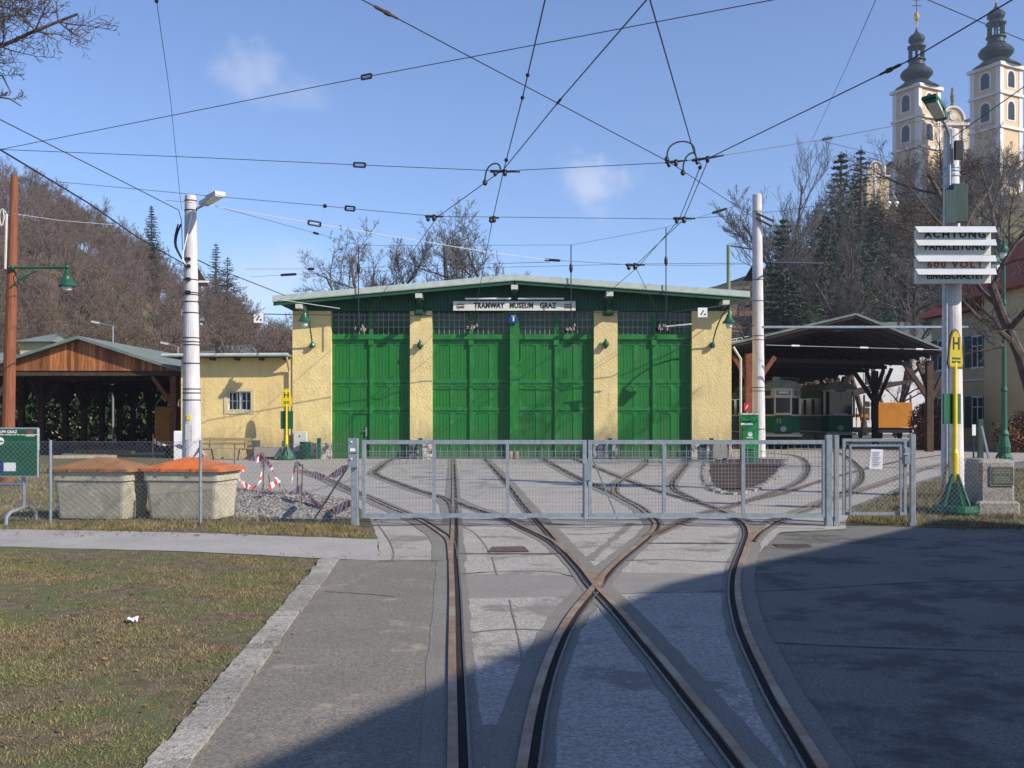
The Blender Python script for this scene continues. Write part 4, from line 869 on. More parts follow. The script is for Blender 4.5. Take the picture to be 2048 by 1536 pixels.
tape([(471,946,21),(500,935,22),(523,915,23),(545,940,22),(560,975,21)],'red and white tape draped over the flagged rod')
tape([(452,935,19),(462,945,19.5),(468,965,20),(455,975,19)],'red and white tape bunched at the corner of the orange-lidded bin')
def rod(px,pt,pb,label):
    g=G(px,pb); mb=MB(); mb.tube([(g.x,g.y,0),(g.x+.02,g.y,PZ(pt,g.y))],.012,6); tag(mb.build('marker_rod','railfar',loc=g),label,'rod','thin rods holding the tape')
for a in ((305,868,938,'thin rod holding tape before the timber canopy'),(468,887,968,'thin rod just right of the orange-lidded bin'),(526,906,985,'thin rod with the fluttering tape end'),(594,924,990,'thin rod at the highest tape loop'),(603,928,1013,'thin rod standing in the gravel nearest the gate')): rod(*a)
# ---------------------------------------------------------------- concrete poles
def pole(px_t,px_b,Y,w_t,w_b,py_t,bands,name,label,group='pale concrete overhead line poles'):
    zt_=PZ(py_t,Y); xt,xb=PX(px_t,Y),PX(px_b,Y); t=thing(name,label,'pole',(xb,Y,0),group)
    mb=MB(); rt,rb=w_t/2*Y/F,w_b/2*Y/F; n=10; mb.tube([(xb+(xt-xb)*k/n,Y,zt_*k/n) for k in range(n+1)]+[(xt,Y,zt_+.02)],[rb+(rt-rb)*k/n for k in range(n+1)]+[rt*.9],20); mb.build('shaft','concrete',t,smooth=False)
    for py in bands:
        z=PZ(py,Y); k=z/zt_; r_=rb+(rt-rb)*k+.006; x=xb+(xt-xb)*k; mb=MB(); mb.lathe((x,Y,z),[(r_,-.012),(r_+.008,-.01),(r_+.008,.01),(r_,.012)],20); mb.build('clamp_band','black',t)
    return t,lambda py: (xb+(xt-xb)*PZ(py,Y)/zt_, rb+(rt-rb)*PZ(py,Y)/zt_)
YL=26.0
t,rad=pole(381,384,YL,22,39,392,[402,421,560,586,590,604,626,676,684,690,727,778,786,800],'overhead_pole','pale banded concrete pole carrying a street lamp, beside the annex')
x,r_=rad(410); mb=MB(); mb.tube([(x+r_,YL,PZ(418,YL)),(PX(430,YL),YL-.3,PZ(407,YL))],.03,8); mb.build('lamp_arm','galvd',t)
mb=MB(); a=Vector((PX(412,YL),YL-.25,PZ(412,YL))); b=Vector((PX(459,YL),YL-.9,PZ(405,YL))); mb.bar(a,b,.24,.10); mb.bar(a.lerp(b,.45)+Vector((0,0,.03)),b+Vector((.02,0,.04)),.28,.10); lh=mb.build('lamp_head','cabinet',t)
mb=MB(); mb.bar(a.lerp(b,.35)-Vector((0,0,.05)),b-Vector((0.05,0,.05)),.2,.05); mb.build('lamp_lens','lampglass',lh)
mb=MB(); r=random.Random(4)
for k in range(5): 
    q=[(x-.19-r.random()*.1,YL-.12,PZ(450,YL)),(x-.30-r.random()*.06,YL-.15,PZ(472,YL)),(x-.31-r.random()*.05,YL-.15,PZ(495,YL)),(x-.16,YL-.2,PZ(520,YL))]; mb.tube(smooth_line(q,.1),.022,6)
mb.build('cable_bundle','black',t)
mb=MB(); mb.tube(smooth_line([(x+.1,YL-.2,PZ(430,YL)),(x+.02,YL-.24,PZ(465,YL)),(x-.08,YL-.26,PZ(500,YL)),(x-.12,YL-.26,PZ(520,YL)),(x-.02,YL-.27,PZ(534,YL))],.1),.014,6); mb.build('conduit','white',t)
for i,(py) in enumerate((520,534,560,586)): mb=MB(); xx,rr_=rad(py); z=PZ(py,YL); mb.bbox(xx-.09,xx+.05,YL-rr_-.06,YL-rr_+.02,z-.04,z+.04,.01); mb.build('terminal_box','black',t)
z=PZ(835,YL); xx,rr_=rad(835); mb=MB(); mb.box(xx-.05,xx+.05,YL-rr_-.012,YL-rr_+.03,z-.06,z+.06); mb.build('yellow_sticker','yellow',t)
z=PZ(864,YL); xx,rr_=rad(864); mb=MB(); mb.box(xx-.09,xx+.09,YL-rr_-.006,YL-rr_+.05,z-.2,z+.2); mb.build('access_plate','concrete',t)
# triangular board behind pole
def tri(px,py0,py1,Y,w,label):
    x=PX(px,Y); z0,z1=PZ(py1,Y),PZ(py0,Y); h=w/2*Y/F; mb=MB(); mb.prism([(x-h,z0),(x+h,z0),(x,z1)],Y+.27,Y+.30); o=mb.build('warning_triangle','timber',t); mb=MB(); mb.box(x+.02,x+h,Y+.255,Y+.268,z0+.1,z0+.15); mb.build('bracket','white',o)
tri(386,528,570,YL,52,'')
YR=40.2
t,rad=pole(1514,1518,YR,18,26,390,[424,560,602,672,680,775,782,858],'overhead_pole','pale concrete pole rising from the planting bed beside the depot')
tri(1510,524,560,YR,42,'')
mb=MB(); x,r_=rad(440)
for dz,l in ((436,60),(446,52)): mb.bar((x-.1,YR-.22,PZ(dz-8,YR)),(x+l*YR/F*.5,YR-.3,PZ(dz+10,YR)),.10,.07)
mb.build('insulator_rack','timber',t)
mb=MB(); x,_=rad(600); mb.tube(smooth_line([(x-.3,YR-.1,PZ(596,YR)),(x-.75,YR-.1,PZ(610,YR)),(x-.85,YR-.1,PZ(628,YR)),(x-.7,YR-.1,PZ(645,YR)),(x-.2,YR-.1,PZ(652,YR))],.1),.018,6); mb.build('cable_loop','black',t)
# sign pole on the right
YS=20.6
t,rad=pole(1902,1905,YS,28,44,262,[],'overhead_pole','thick concrete pole carrying the ACHTUNG sign and a green lamp')
x,r_=rad(330)
for py in (336,342,352,372,430): z=PZ(py,YS); xx,rr_=rad(py); mb=MB(); mb.lathe((xx,YS,z),[(rr_,-.025),(rr_+.02,-.022),(rr_+.02,.022),(rr_,.025)],20); mb.build('steel_band','galv',t)
mb=MB(); q=[(PX(1890,YS),YS-.2,PZ(430,YS)),(PX(1890,YS),YS-.2,PZ(300,YS)),(PX(1889,YS),YS-.22,PZ(276,YS)),(PX(1880,YS),YS-.3,PZ(262,YS)),(PX(1868,YS),YS-.38,PZ(248,YS))]; mb.tube(smooth_line(q,.1),.035,8); mb.build('lamp_arm','galvd',t)
mb=MB(); a=Vector((PX(1870,YS),YS-.35,PZ(247,YS))); b=Vector((PX(1830,YS),YS-.75,PZ(222,YS))); mb.bar(a,b,.24,.11); mb.bar(a.lerp(b,.3)+Vector((0,0,.05)),b+Vector((-.03,0,.06)),.30,.07); lh=mb.build('lamp_head','lgreen',t)
mb=MB(); mb.bar(a.lerp(b,.22)-Vector((0,0,.06)),b-Vector((-.04,0,.05)),.22,.05); mb.build('lamp_lens','cabinet',lh)
mb=MB(); mb.bbox(PX(1888,YS),PX(1918,YS),YS-.42,YS-.19,PZ(450,YS),PZ(376,YS),.015); cb=mb.build('switch_cabinet','shutter',t); mb=MB(); mb.box(PX(1891,YS-.42),PX(1912,YS-.42),YS-.435,YS-.4205,PZ(446,YS-.42),PZ(380,YS-.42)); mb.build('door',mat('cabinet_dark',(.05,.09,.085),(.04,.07,.068)),cb)
mb=MB(); mb.tube([(PX(1884,YS),YS-.2,PZ(1010,YS)),(PX(1884,YS),YS-.2,PZ(380,YS))],.028,8); mb.build('conduit','galvd',t)
mb=MB(); mb.bbox(PX(1897,YS),PX(1915,YS),YS-.30,YS-.225,PZ(326,YS),PZ(288,YS),.02); mb.build('junction_box','black',t)
mb=MB(); mb.bar((PX(1890,YS),YS-.1,.75),(PX(1835,YS),YS-1.1,0),.05); mb.build('brace','timber',t)
# sign boards
Yb=YS-.5; t=thing('warning_sign','louvred white warning sign ACHTUNG FAHRLEITUNG 600 VOLT EINGESCHALTET on the thick pole','sign',(PX(1910,Yb),Yb,PZ(566,Yb)))
for i,(y0,y1,tx,mk,sz) in enumerate([(456,482,'ACHTUNG','ink',.19),(482,510,'FAHRLEITUNG','ink',.19),(514,540,'600 VOLT','inkred',.19),(540,566,'EINGESCHALTET','ink',.17)]):
    a,b=PX(1834,Yb),PX(1982,Yb); mb=MB(); mb.bbox(a,b,Yb,Yb+.16,PZ(y1,Yb),PZ(y0,Yb)-.012,.008); pn=mb.build('letter_panel','cream',t)
    yo={0:469.5,1:494,2:529.5,3:552.5}[i]
    lettering(tx,((a+b)/2+.02,Yb-.004,PZ(yo,Yb)),sz,mk,pn,bold=.006,sx={0:1.15,1:.92,2:1.15,3:.83}[i],space=1.25 if i in(0,2) else 1.1)
    a2,b2=PX(1829,Yb),PX(1990,Yb); zt_=PZ(y0-1,Yb); mb=MB(); mb.add([(a2,Yb+.16,zt_+.02),(b2,Yb+.16,zt_+.02),(b2,Yb-.02,zt_+.02),(a2,Yb-.02,zt_+.02),(a2+.03,Yb-.13,zt_-.12),(b2-.02,Yb-.13,zt_-.12),(a2,Yb+.16,zt_+.008),(b2,Yb+.16,zt_+.008),(b2,Yb-.012,zt_+.008),(a2,Yb-.012,zt_+.008),(a2+.03,Yb-.118,zt_-.123),(b2-.02,Yb-.118,zt_-.123)],[(0,3,2,1),(3,4,5,2),(6,7,8,9),(9,8,11,10),(4,10,11,5),(0,1,7,6)]); mb.build('hood','hoodw',t)
mb=MB(); mb.box(PX(1895,Yb),PX(1918,Yb),Yb+.162,Yb+.36,PZ(560,Yb),PZ(460,Yb)); mb.build('mount','black',t)
# wooden pole left with lamp
YW=25.0; t=thing('wooden_pole','reddish brown wooden pole with a green hanging lamp','pole',(PX(14,YW),YW,0))
mb=MB(); mb.tube([(PX(14,YW),YW,0),(PX(20,YW),YW,PZ(700,YW)),(PX(24,YW),YW,PZ(560,YW)),(PX(29,YW),YW,PZ(350,YW))],[.165,.14,.12,.085],12); mb.build('shaft','wood',t)
mb=MB(); z=PZ(537,YW); mb.tube([(PX(24,YW),YW-.14,z),(PX(140,YW),YW-.14,z)],.03,8); mb.tube(smooth_line([(PX(28,YW),YW-.14,PZ(575,YW)),(PX(45,YW),YW-.14,PZ(560,YW)),(PX(80,YW),YW-.14,PZ(543,YW))],.1),.02,6)
mb.tube([(PX(50,YW)+.15*math.cos(k*.63),YW-.14,PZ(551,YW)+.13*math.sin(k*.63)) for k in range(11)],.012,5); mb.lathe((PX(30,YW),YW-.14,z),[(.06,-.06),(.09,0),(.06,.06)],10); mb.lathe((PX(139,YW),YW-.14,z),[(.03,-.04),(.07,0),(.04,.06)],10); mb.build('lamp_arm','lgreen',t)
mb=MB(); c=(PX(139,YW),YW-.14,PZ(566,YW)); mb.lathe(c,[(.03,.32),(.06,.27),(.05,.2),(.10,.14),(.11,.08),(.16,0),(.22,-.09),(.21,-.11)],16); sh=mb.build('lamp_shade','lgreen',t); mb=MB(); mb.lathe(c,[(.12,-.10),(.13,-.15),(.10,-.2),(.04,-.23)],14); mb.build('globe','lampglass',sh)
mb=MB(); mb.tube([(PX(17,YW),YW-.16,PZ(540,YW)),(PX(19,YW),YW-.14,PZ(430,YW))],.03,6); mb.tube(smooth_line([(PX(19,YW)+.02,YW-.2,PZ(430,YW)),(PX(12,YW),YW-.2,PZ(421,YW)),(PX(7,YW),YW-.2,PZ(435,YW)),(PX(11,YW),YW-.2,PZ(455,YW)),(PX(16,YW),YW-.2,PZ(440,YW)),(PX(14,YW),YW-.2,PZ(422,YW))],.05),.016,5); mb.build('conduit','cabinet',t)
# green letterbox-like cabinet in the bed
Y=36.2; t=thing('ticket_machine','bright green ticket machine with a grey roofed backing in the planting bed','ticket machine',(PX(1495,Y),Y,0))
mb=MB(); mb.bbox(PX(1481,Y),PX(1508,Y),Y-.3,Y,PZ(898,Y),PZ(843,Y),.02); bo=mb.build('body','ltgreen',t); mb=MB(); mb.box(PX(1477,Y),PX(1506,Y),Y-.34,Y-.0,PZ(842,Y),PZ(838,Y)); mb.build('cap','ltgreen',bo)
mb=MB(); mb.box(PX(1482,Y-.3),PX(1506,Y-.3),Y-.312,Y-.301,PZ(850,Y),PZ(846,Y)); mb.build('header_strip','white',bo)
mb=MB(); mb.lathe((PX(1496,Y),Y-.303,PZ(868,Y)),[(.09,0),(.09,-.006)],10,'y'); mb.box(PX(1489,Y),PX(1502,Y),Y-.309,Y-.302,PZ(876,Y),PZ(874,Y)); mb.build('emblem','hw',bo)
mb=MB(); mb.bbox(PX(1484,Y),PX(1507,Y),Y-.22,Y-.02,.06,PZ(899,Y),.01); mb.build('pedestal','tramgreen',t)
mb=MB(); mb.box(PX(1484,Y),PX(1518,Y),Y+.05,Y+.35,0.05,PZ(830,Y)); bk=mb.build('backing_box','ltgreen',t); mb=MB(); mb.box(PX(1482,Y),PX(1520,Y),Y+.02,Y+.4,PZ(830,Y)+.002,PZ(826,Y)); mb.build('roof_sheet','cabinet',bk)
Y=37.4; mb=MB(); mb.box(PX(1488,Y),PX(1499,Y),Y,Y+.02,PZ(822,Y),PZ(806,Y)); t=thing('hydrant_sign','small red hydrant sign beside the downpipe of the tall canopy','sign',(PX(1494,Y),Y,0)); mb.build('panel','red',t); mb=MB(); mb.bar((PX(1491,Y),Y-.003,PZ(818,Y)),(PX(1496,Y),Y-.003,PZ(810,Y)),.03,.004,up=(0,1,0)); mb.build('pictogram','white',t); mb=MB(); mb.tube([(PX(1494,Y),Y+.04,0),(PX(1494,Y),Y+.04,PZ(808,Y))],.025,6); mb.build('stake','galvd',t)
# pedestal box between last pier and bed
Y=37.8; mb=MB(); mb.bbox(PX(1425,Y),PX(1459,Y),Y,Y+.5,.08,PZ(884,Y),.02); mb.box(PX(1427,Y),PX(1432,Y),Y+.05,Y+.4,0,.081); mb.box(PX(1450,Y),PX(1456,Y),Y+.05,Y+.4,0,.081); tag(mb.build('concrete_box','granite',loc=(PX(1440,Y),Y,0)),'low grey concrete box in front of the right end pier','box')
# green lamp post on the right
Y=38; x=PX(2008,Y); t=thing('lamp_post','tall dark green lamp post with two hanging lanterns before the yellow house','lamp post',(x,Y,0))
mb=MB(); zt_=PZ(480,Y); mb.lathe((x,Y,0),[(.30,0),(.30,.12),(.22,.25),(.24,.5),(.16,.9),(.19,1.0),(.12,1.15),(.10,2.6),(.13,2.65),(.09,2.8),(.07,zt_*.7),(.095,zt_*.71),(.06,zt_*.73),(.045,zt_)],14); mb.build('column','lgreen',t)
for sx,px in ((-1,1990),(1,2009)):
    xl_=PX(px,Y-.5*(1 if sx>0 else -1)); yl=Y-.45*sx; z=PZ(505 if sx>0 else 520,Y)
    mb=MB(); mb.tube(smooth_line([(x,Y,zt_-.2),((x+xl_)/2,(Y+yl)/2,zt_+.05),(xl_,yl,z+.5),(xl_,yl,z+.3)],.1),.022,6); mb.build('arm','lgreen',t)
    mb=MB(); mb.lathe((xl_,yl,z),[(.03,.4),(.06,.34),(.05,.26),(.12,.16),(.16,.05),(.24,-.06),(.23,-.08)],14); sh=mb.build('lantern_shade','lgreen',t); mb=MB(); mb.lathe((xl_,yl,z),[(.14,-.07),(.14,-.22),(.10,-.3)],12); mb.build('globe','lampglass',sh)
# ---------------------------------------------------------------- overhead wires
def wire(pts,r,label,m='wire',ins=(),group='overhead wires',cat='overhead wire',sag=0.0,name='overhead_wire'):
    ps=[P(*p) for p in pts]
    if sag and len(ps)==2: a,b=ps; ps=[a.lerp(b,k/16)-Vector((0,0,4*sag*(k/16)*(1-k/16))) for k in range(17)]
    r=r*(.8 if r<.025 else 1); mb=MB(); mb.tube(ps,r,5); o=mb.build(name,m,loc=ps[0]); tag(o,label,cat,group)
    for it in ins:
        px,py,kind=it; 
        best=min(range(len(ps)-1),key=lambda i:segd(ps[i],ps[i+1],px,py)[0]); _,u=segd(ps[best],ps[best+1],px,py); c=ps[best].lerp(ps[best+1],u); d=(ps[best+1]-ps[best]).normalized(); s=c.y/F
        mb=MB()
        if kind=='egg':
            l=12*s; up=Vector((0,0,1)); n=d.cross(up).normalized(); v=n.cross(d).normalized()
            mb.bar(c-d*l+v*4*s,c+d*l+v*4*s,3.0*s); mb.bar(c-d*l-v*4*s,c+d*l-v*4*s,3.0*s); mb.bar(c-d*l-v*4*s,c-d*l+v*4*s,3.5*s); mb.bar(c+d*l-v*4*s,c+d*l+v*4*s,3.5*s); mb.build('strain_insulator','black',o)
        elif kind=='rod': mb.tube([c-d*16*s,c-d*14*s,c+d*14*s,c+d*16*s],[1.5*s,2.6*s,2.6*s,1.5*s],8); mb.build('rod_insulator','black',o)
        elif kind=='clamp': mb.tube([c-d*4*s,c-d*2*s,c+d*2*s,c+d*4*s],[2*s,4*s,4*s,2*s],8); mb.build('clamp','black',o)
        elif kind=='long': mb.tube([c-d*32*s,c-d*30*s,c-d*6*s,c-d*4*s,c+d*8*s,c+d*10*s,c+d*30*s],[1.5*s,3.4*s,3.4*s,5*s,5*s,3*s,2.4*s],8); mb.build('section_insulator','timber',o)
    return o
def segd(a,b,px,py):
    def pr(v): return ((v.x/v.y)*F+1024, HY-(v.z-HC)/v.y*F)
    ax,ay=pr(a); bx,by=pr(b); L2=(bx-ax)**2+(by-ay)**2
    if L2<1e-9: return 1e9,0
    t_=max(0,min(1,((px-ax)*(bx-ax)+(py-ay)*(by-ay))/L2)); dx,dy=ax+t_*(bx-ax)-px,ay+t_*(by-ay)-py
    # undo perspective on the parameter
    u=t_*a.y/((1-t_)*b.y+t_*a.y) if ((1-t_)*b.y+t_*a.y)!=0 else t_
    return dx*dx+dy*dy,u
def cz(py,z=6.0): return F*(z-HC)/(HY-py)
def cw(pts,r,label,ins=(),z=6.0,last=None,**k):
    q=[(x,y,cz(y,z)) for x,y in pts]
    if last: q.append(last)
    return wire(q,r,label,ins=ins,group='tram contact wires',**k)
YF_=YF+.1
cw([(1100,-60),(1090,0),(1045,195),(1008,338),(985,440)],.011,'contact wire running steeply down to the middle of the signboard',[(1054,150,'clamp'),(1043,195,'clamp'),(1012,320,'clamp')],last=(945,650,YF-.02))
cw([(1340,-60),(1293,0),(1120,200),(1008,338),(875,434)],.011,'contact wire crossing down from the top right to the first gate',[(1120,205,'rod')],last=(720,650,YF-.02))
cw([(1285,-60),(1300,0),(1388,306),(1402,330),(1358,440),(1278,532)],.011,'contact wire from the top past the big hooped crossing to the third gate',[(1400,335,'clamp')],last=(1142,650,YF-.02))
cw([(2100,-45),(1820,120),(1418,316),(1366,440),(1270,532)],.011,'contact wire from the top right corner to the last gate',[(1780,140,'long'),(2046,2,'clamp')],last=(1328,650,YF-.02))
wire([(690,-22,15.6),(725,0,16),(1340,325,23.0),(1512,438,YR-.2)],.013,'thick cable slanting from the top down to the pole in the bed',ins=[(775,22,'long')])
wire([(-20,303,19),(725,155,15),(1560,-3,12)],.008,'span wire rising across the top with a framed insulator',ins=[(733,154,'egg')])
wire([(-20,298,20),(400,315,18.5),(720,330,17.8),(1005,342,17.5),(1340,325,16.8),(1400,318,16.8),(1640,280,18),(1890,232,YS-.2)],.008,'long span wire carrying both hooped crossings',ins=[(719,330,'egg'),(1655,278,'rod')])
wire([(310,-20,14),(340,190,20),(363,420,25.8)],.007,'thin wire dropping almost straight to the lamp pole',ins=[(314,2,'clamp')])
wire([(-20,229,19),(200,340,22.5),(357,420,25.5),(363,440,25.6),(365,500,25.7)],.014,'upper dark cable sloping down from the left to the lamp pole')
wire([(-20,287,16),(180,408,20),(280,478,23.5),(372,530,25.7)],.020,'thick lower dark cable sloping from the left to the lamp pole')
wire([(100,362,25),(400,390,24),(640,411,22.5),(700,417,22),(875,433,21.5),(988,434,21.5),(1360,438,21.8),(1480,430,24),(1560,422,27),(1700,402,23),(1775,390,21.5),(1885,378,YS-.2)],.008,'long span wire passing just above the lamp pole',ins=[(700,416,'egg'),(650,411,'clamp')])
wire([(330,400,26),(384,405,25.7),(629,447,27),(980,505,30),(1100,520,31.5)],.013,'pale rope running from the lamp pole towards the depot roof',m='wirel',ins=[(629,447,'egg')])
wire([(1100,520,31.5),(1270,530,31),(1400,531,34),(1500,528,38.3)],.008,'span wire just above the roof right of the signboard',ins=[(1105,520,'rod')])
wire([(430,412,25.8),(630,466,32),(717,490,38),(760,491,38),(1142,490,38),(1332,455,38),(1470,412,38.4)],.008,'faint wire hung on the roof rods',ins=[(632,466,'rod'),(1440,425,'rod')])
wire([(490,538,60),(620,538,60),(900,530,45),(1100,524,34)],.012,'faint wire above the left roof end',ins=[(622,538,'rod')])
wire([(500,554,60),(580,549,60),(900,537,50),(1270,528,40),(1500,526,38.3)],.011,'lower faint wire skimming the depot roof',ins=[(577,549,'rod')])
wire([(1758,-15,12),(1690,140,18),(1598,335,38)],.006,'thin wire dropping from the top left of the church towers')
wire([(1845,-5,18),(2060,86,22)],.012,'dark cable crossing in front of the right church tower')
wire([(2060,165,17),(1905,275,YS-.15)],.012,'cable rising to the right from the top of the thick pole')
wire([(1640,281,18),(1790,318,22)],.006,'short thin stay behind the thick span insulator')
wire([(-20,440,25),(30,428,24.9),(120,441,28),(230,450,33)],.009,'pale slack line from the wooden pole over the wood',m='wirel')
wire([(396,520,26),(420,532,27),(570,591,38)],.020,'dark cable from the lamp pole to the depot roof corner')
wire([(396,600,26),(406,622,26),(425,632,27),(445,625,28),(517,628,33),(640,630,36),(840,631,36.6),(920,632,36.8),(944,645,37),(968,633,37),(1010,626,37),(1142,624,37),(1330,626,37),(1405,617,37),(1480,606,37.8),(1502,590,38.3)],.022,'dark cable sagging along the whole depot front')
wire([(545,597,37),(680,617,37.4)],.018,'pale pole slanting under the left eave',m='wirel',cat='rod',name='overhead_rod')
wire([(1332,653,37.0),(1384,648,37.0)],.03,'short pale arm beside the last transom window',m='wirel',cat='rod',name='overhead_rod')
wire([(1524,654,38.5),(1936,654,38.5)],.05,'horizontal galvanised pipe in front of the tall canopy',m='galv',cat='pipe',name='span_pipe')
wire([(1532,690,39.5),(1888,700,40)],.012,'thin wire with white sleeves under the tall canopy gable',m='wirel')
for a,b in ((1583,1599),(1720,1736),(1832,1846)):
    x0=P(a,(690+ (a-1532)*.028),39.4); x1=P(b,690+(b-1532)*.028,39.4); mb=MB(); mb.tube([x0,x1],.04,6); o=mb.build('sleeve','white',loc=x0); tag(o,'white sleeve on the thin wire, %s of the three'%('leftmost' if a==1583 else 'middle' if a==1720 else 'rightmost'),'wire sleeve','white sleeves on the canopy wire')
wire([(1540,525,38.5),(1645,527,45)],.05,'dark horizontal bracket arm behind the bed pole',cat='bracket',name='bracket_arm')
# post and arm behind the roof at the right
t=thing('roof_post','slim green steel post with a short arm behind the depot roof','post',(PX(1458,46),46,0)); mb=MB(); mb.tube([(PX(1457,46),46,0),(PX(1457,46),46,PZ(490,46))],.09,8); mb.build('shaft',mat('post_palegreen',(.20,.27,.17)),t); mb=MB(); mb.tube([(PX(1457,46),46,PZ(491,46)),(PX(1514,46),46,PZ(500,46))],.035,6); mb.build('arm','wire',t)
for px,py,l in((717,490,'left'),(1142,490,'middle'),(1332,455,'right')):
    Y=38.0 if px!=1332 else 38.0; x=PX(px,Y); t=thing('roof_rod','thin steel rod standing on the depot roof edge, %s one of three'%l,'rod',(x,Y,PZ(590,Y)),'rods on the depot roof'); mb=MB(); mb.tube([(x,Y,PZ(640,Y)),(x,Y,PZ(py,Y))],.02,6); mb.build('rod','wire',t); mb=MB(); zc=PZ(536 if px!=1332 else 522,Y); mb.lathe((x,Y,zc),[(.02,-.2),(.06,-.1),(.07,0),(.06,.1),(.02,.2)],8); mb.build('insulator','black',t)
# crossings, hoops and end clusters
def crossing(px,py,Y,w,label,hoops=(),tilt=0):
    c=P(px,py,Y); s=Y/F; t=thing('wire_crossing',label,'wire fitting',c,'fittings where the wires cross'); mb=MB()
    d=Vector((math.cos(tilt),0,math.sin(tilt))); a=c-d*w/2*s; s0=s; s=s*.72; b=c+d*w/2*s0
    mb.tube([a,a+d*3*s,c,b-d*4*s,b],[2*s,4.5*s,3.6*s,2*s,3*s],8); mb.lathe(c,[(3*s,-13*s),(5*s,-11*s),(6*s,-6*s),(4*s,0),(5*s,5*s)],8); q=a.lerp(c,.35); mb.lathe(q,[(2*s,-14*s),(6*s,-9*s),(5*s,-5*s),(3*s,0)],8); mb.build('beam','black',t); s=s0
    for (x0,y0,xm,ym,x1,y1) in hoops:
        A_,B_=P(x0,y0,Y),P(x1,y1,Y); Mx=P(xm,ym,Y); pts=[]; 
        for k in range(17):
            u=k/16; ang=math.pi*u; pts.append(Vector((A_.x+(B_.x-A_.x)*(.5-.5*math.cos(ang)),Y, (A_.z+(B_.z-A_.z)*u)+(Mx.z-(A_.z+B_.z)/2)*math.sin(ang)**.65)))
        mb=MB(); mb.tube(pts,1.6*s,6); mb.lathe(A_,[(2*s,-6*s),(5*s,-3*s),(5*s,2*s),(2*s,6*s)],8); mb.build('jumper_hoop','wire',t)
crossing(1010,343,17.5,60,'hooped wire crossing above the signboard',[(970,365,985,328,1001,345)],-.02)
crossing(1415,316,16.8,64,'large hooped wire crossing right of the signboard',[(1366,345,1378,308,1392,318)],.16)
crossing(1352,323,16.8,44,'wire fitting under the big hoop left of the large crossing',[(1334,318,1362,283,1390,310)],.1)
crossing(868,433,21.5,36,'long-tailed wire fitting above the first gate'); crossing(988,436,21.5,20,'small wire clip directly above the letters TRAMWAY')
crossing(1368,437,21.8,44,'double wire fitting between the hooped crossing and the roof'); crossing(1270,530,28.5,38,'double wire fitting just above the roof edge')
for px,lab in((720,'first gate'),(945,'second gate'),(1142,'third gate'),(1328,'fourth gate')):
    c=P(px,656,YF-.08); r=random.Random(px); t=thing('wire_anchor','cluster of pale insulators hanging before the transom of the %s'%lab,'insulator cluster',c,'insulator clusters at the gates'); 
    mb=MB(); mb.tube([c+Vector((-.22,.0,.75)),c+Vector((-.04,0,.1))],.014,5); mb.tube([c+Vector((.22,.0,.75)),c+Vector((.04,0,.1))],.014,5); mb.tube([c+Vector((0,0,.1)),c+Vector((0,.3,.0))],.03,5); mb.build('hanger','black',t)
    for k in range(7):
        q=c+Vector((r.uniform(-.20,.20),r.uniform(-.03,.03),r.uniform(-.12,.12))); mb=MB(); mb.lathe(q,[(.02,-.06),(.04,-.04),(.025,0),(.042,.03),(.02,.06)],8); mb.build('insulator',mat('insulator_glaze',(.33,.28,.25)),t)
for px in (1778,1793):
    c=P(px,408,21.5); t=thing('bell_insulator','white bell insulator on the long span wire, %s of the pair'%('left' if px==1778 else 'right'),'insulator',c,'white bell insulators'); mb=MB(); mb.lathe(c,[(.015,-.06),(.015,-.02),(.035,-.01),(.05,.015),(.04,.045),(.015,.06)],12); mb.build('bell','white',t); mb=MB(); mb.tube([c+Vector((0,0,.1)),c+Vector((-.06,0,.2)),c+Vector((-.08,0,.27))],.012,5); mb.build('hook','wirel',t)
# ---------------------------------------------------------------- the house behind the camera that throws the big shadow
# (outline solved so that its gable casts the kinked shadow edge)
k_=Vector((SUN.x/SUN.z,SUN.y/SUN.z))
SA=Vector((-1.59,4.18)); K=Vector((1.5,9.9)); SB=Vector((6.9,16.0)); hA=7.0
Axy=SA+k_*hA; Bxy=SB+k_*hA
# apex = K + k*h on line A-B
dAB=Bxy-Axy; nrm=Vector((-dAB.y,dAB.x)); hap=(Axy-K).dot(nrm)/k_.dot(nrm); Cxy=K+k_*hap
dirb=Vector((dAB.y,-dAB.x)).normalized()*14
t=thing('corner_house','cream rendered gabled house on the right, just outside the picture, shading the apron','house',(Cxy.x,Cxy.y,0))
mb=MB(); a3=lambda p,z:(p.x,p.y,z)
ins=dirb.normalized()*.4
A0,B0,A1,B1=Axy+ins+dAB.normalized()*.4,Bxy+ins-dAB.normalized()*.4,Axy+dirb,Bxy+dirb
mb.add([a3(A0,0),a3(B0,0),a3(B1,0),a3(A1,0),a3(A0,hA-.2),a3(B0,hA-.2),a3(B1,hA-.2),a3(A1,hA-.2),a3(Cxy+ins,hap-.15),a3(Cxy+dirb,hap-.15)],[(0,1,5,8,4),(1,2,6,5),(2,3,7,9,6),(3,0,4,7)]); mb.build('wall','hy',t)
mb=MB(); mb.add([a3(Axy,hA),a3(Cxy,hap),a3(Cxy+dirb,hap),a3(Axy+dirb,hA),a3(Bxy,hA),a3(Bxy+dirb,hA),a3(Axy,hA-.12),a3(Cxy,hap-.12),a3(Cxy+dirb,hap-.12),a3(Axy+dirb,hA-.12),a3(Bxy,hA-.12),a3(Bxy+dirb,hA-.12)],[(0,1,2,3),(1,4,5,2),(6,9,8,7),(7,8,11,10),(0,6,7,1),(1,7,10,4)]); mb.build('roof','tile',t)
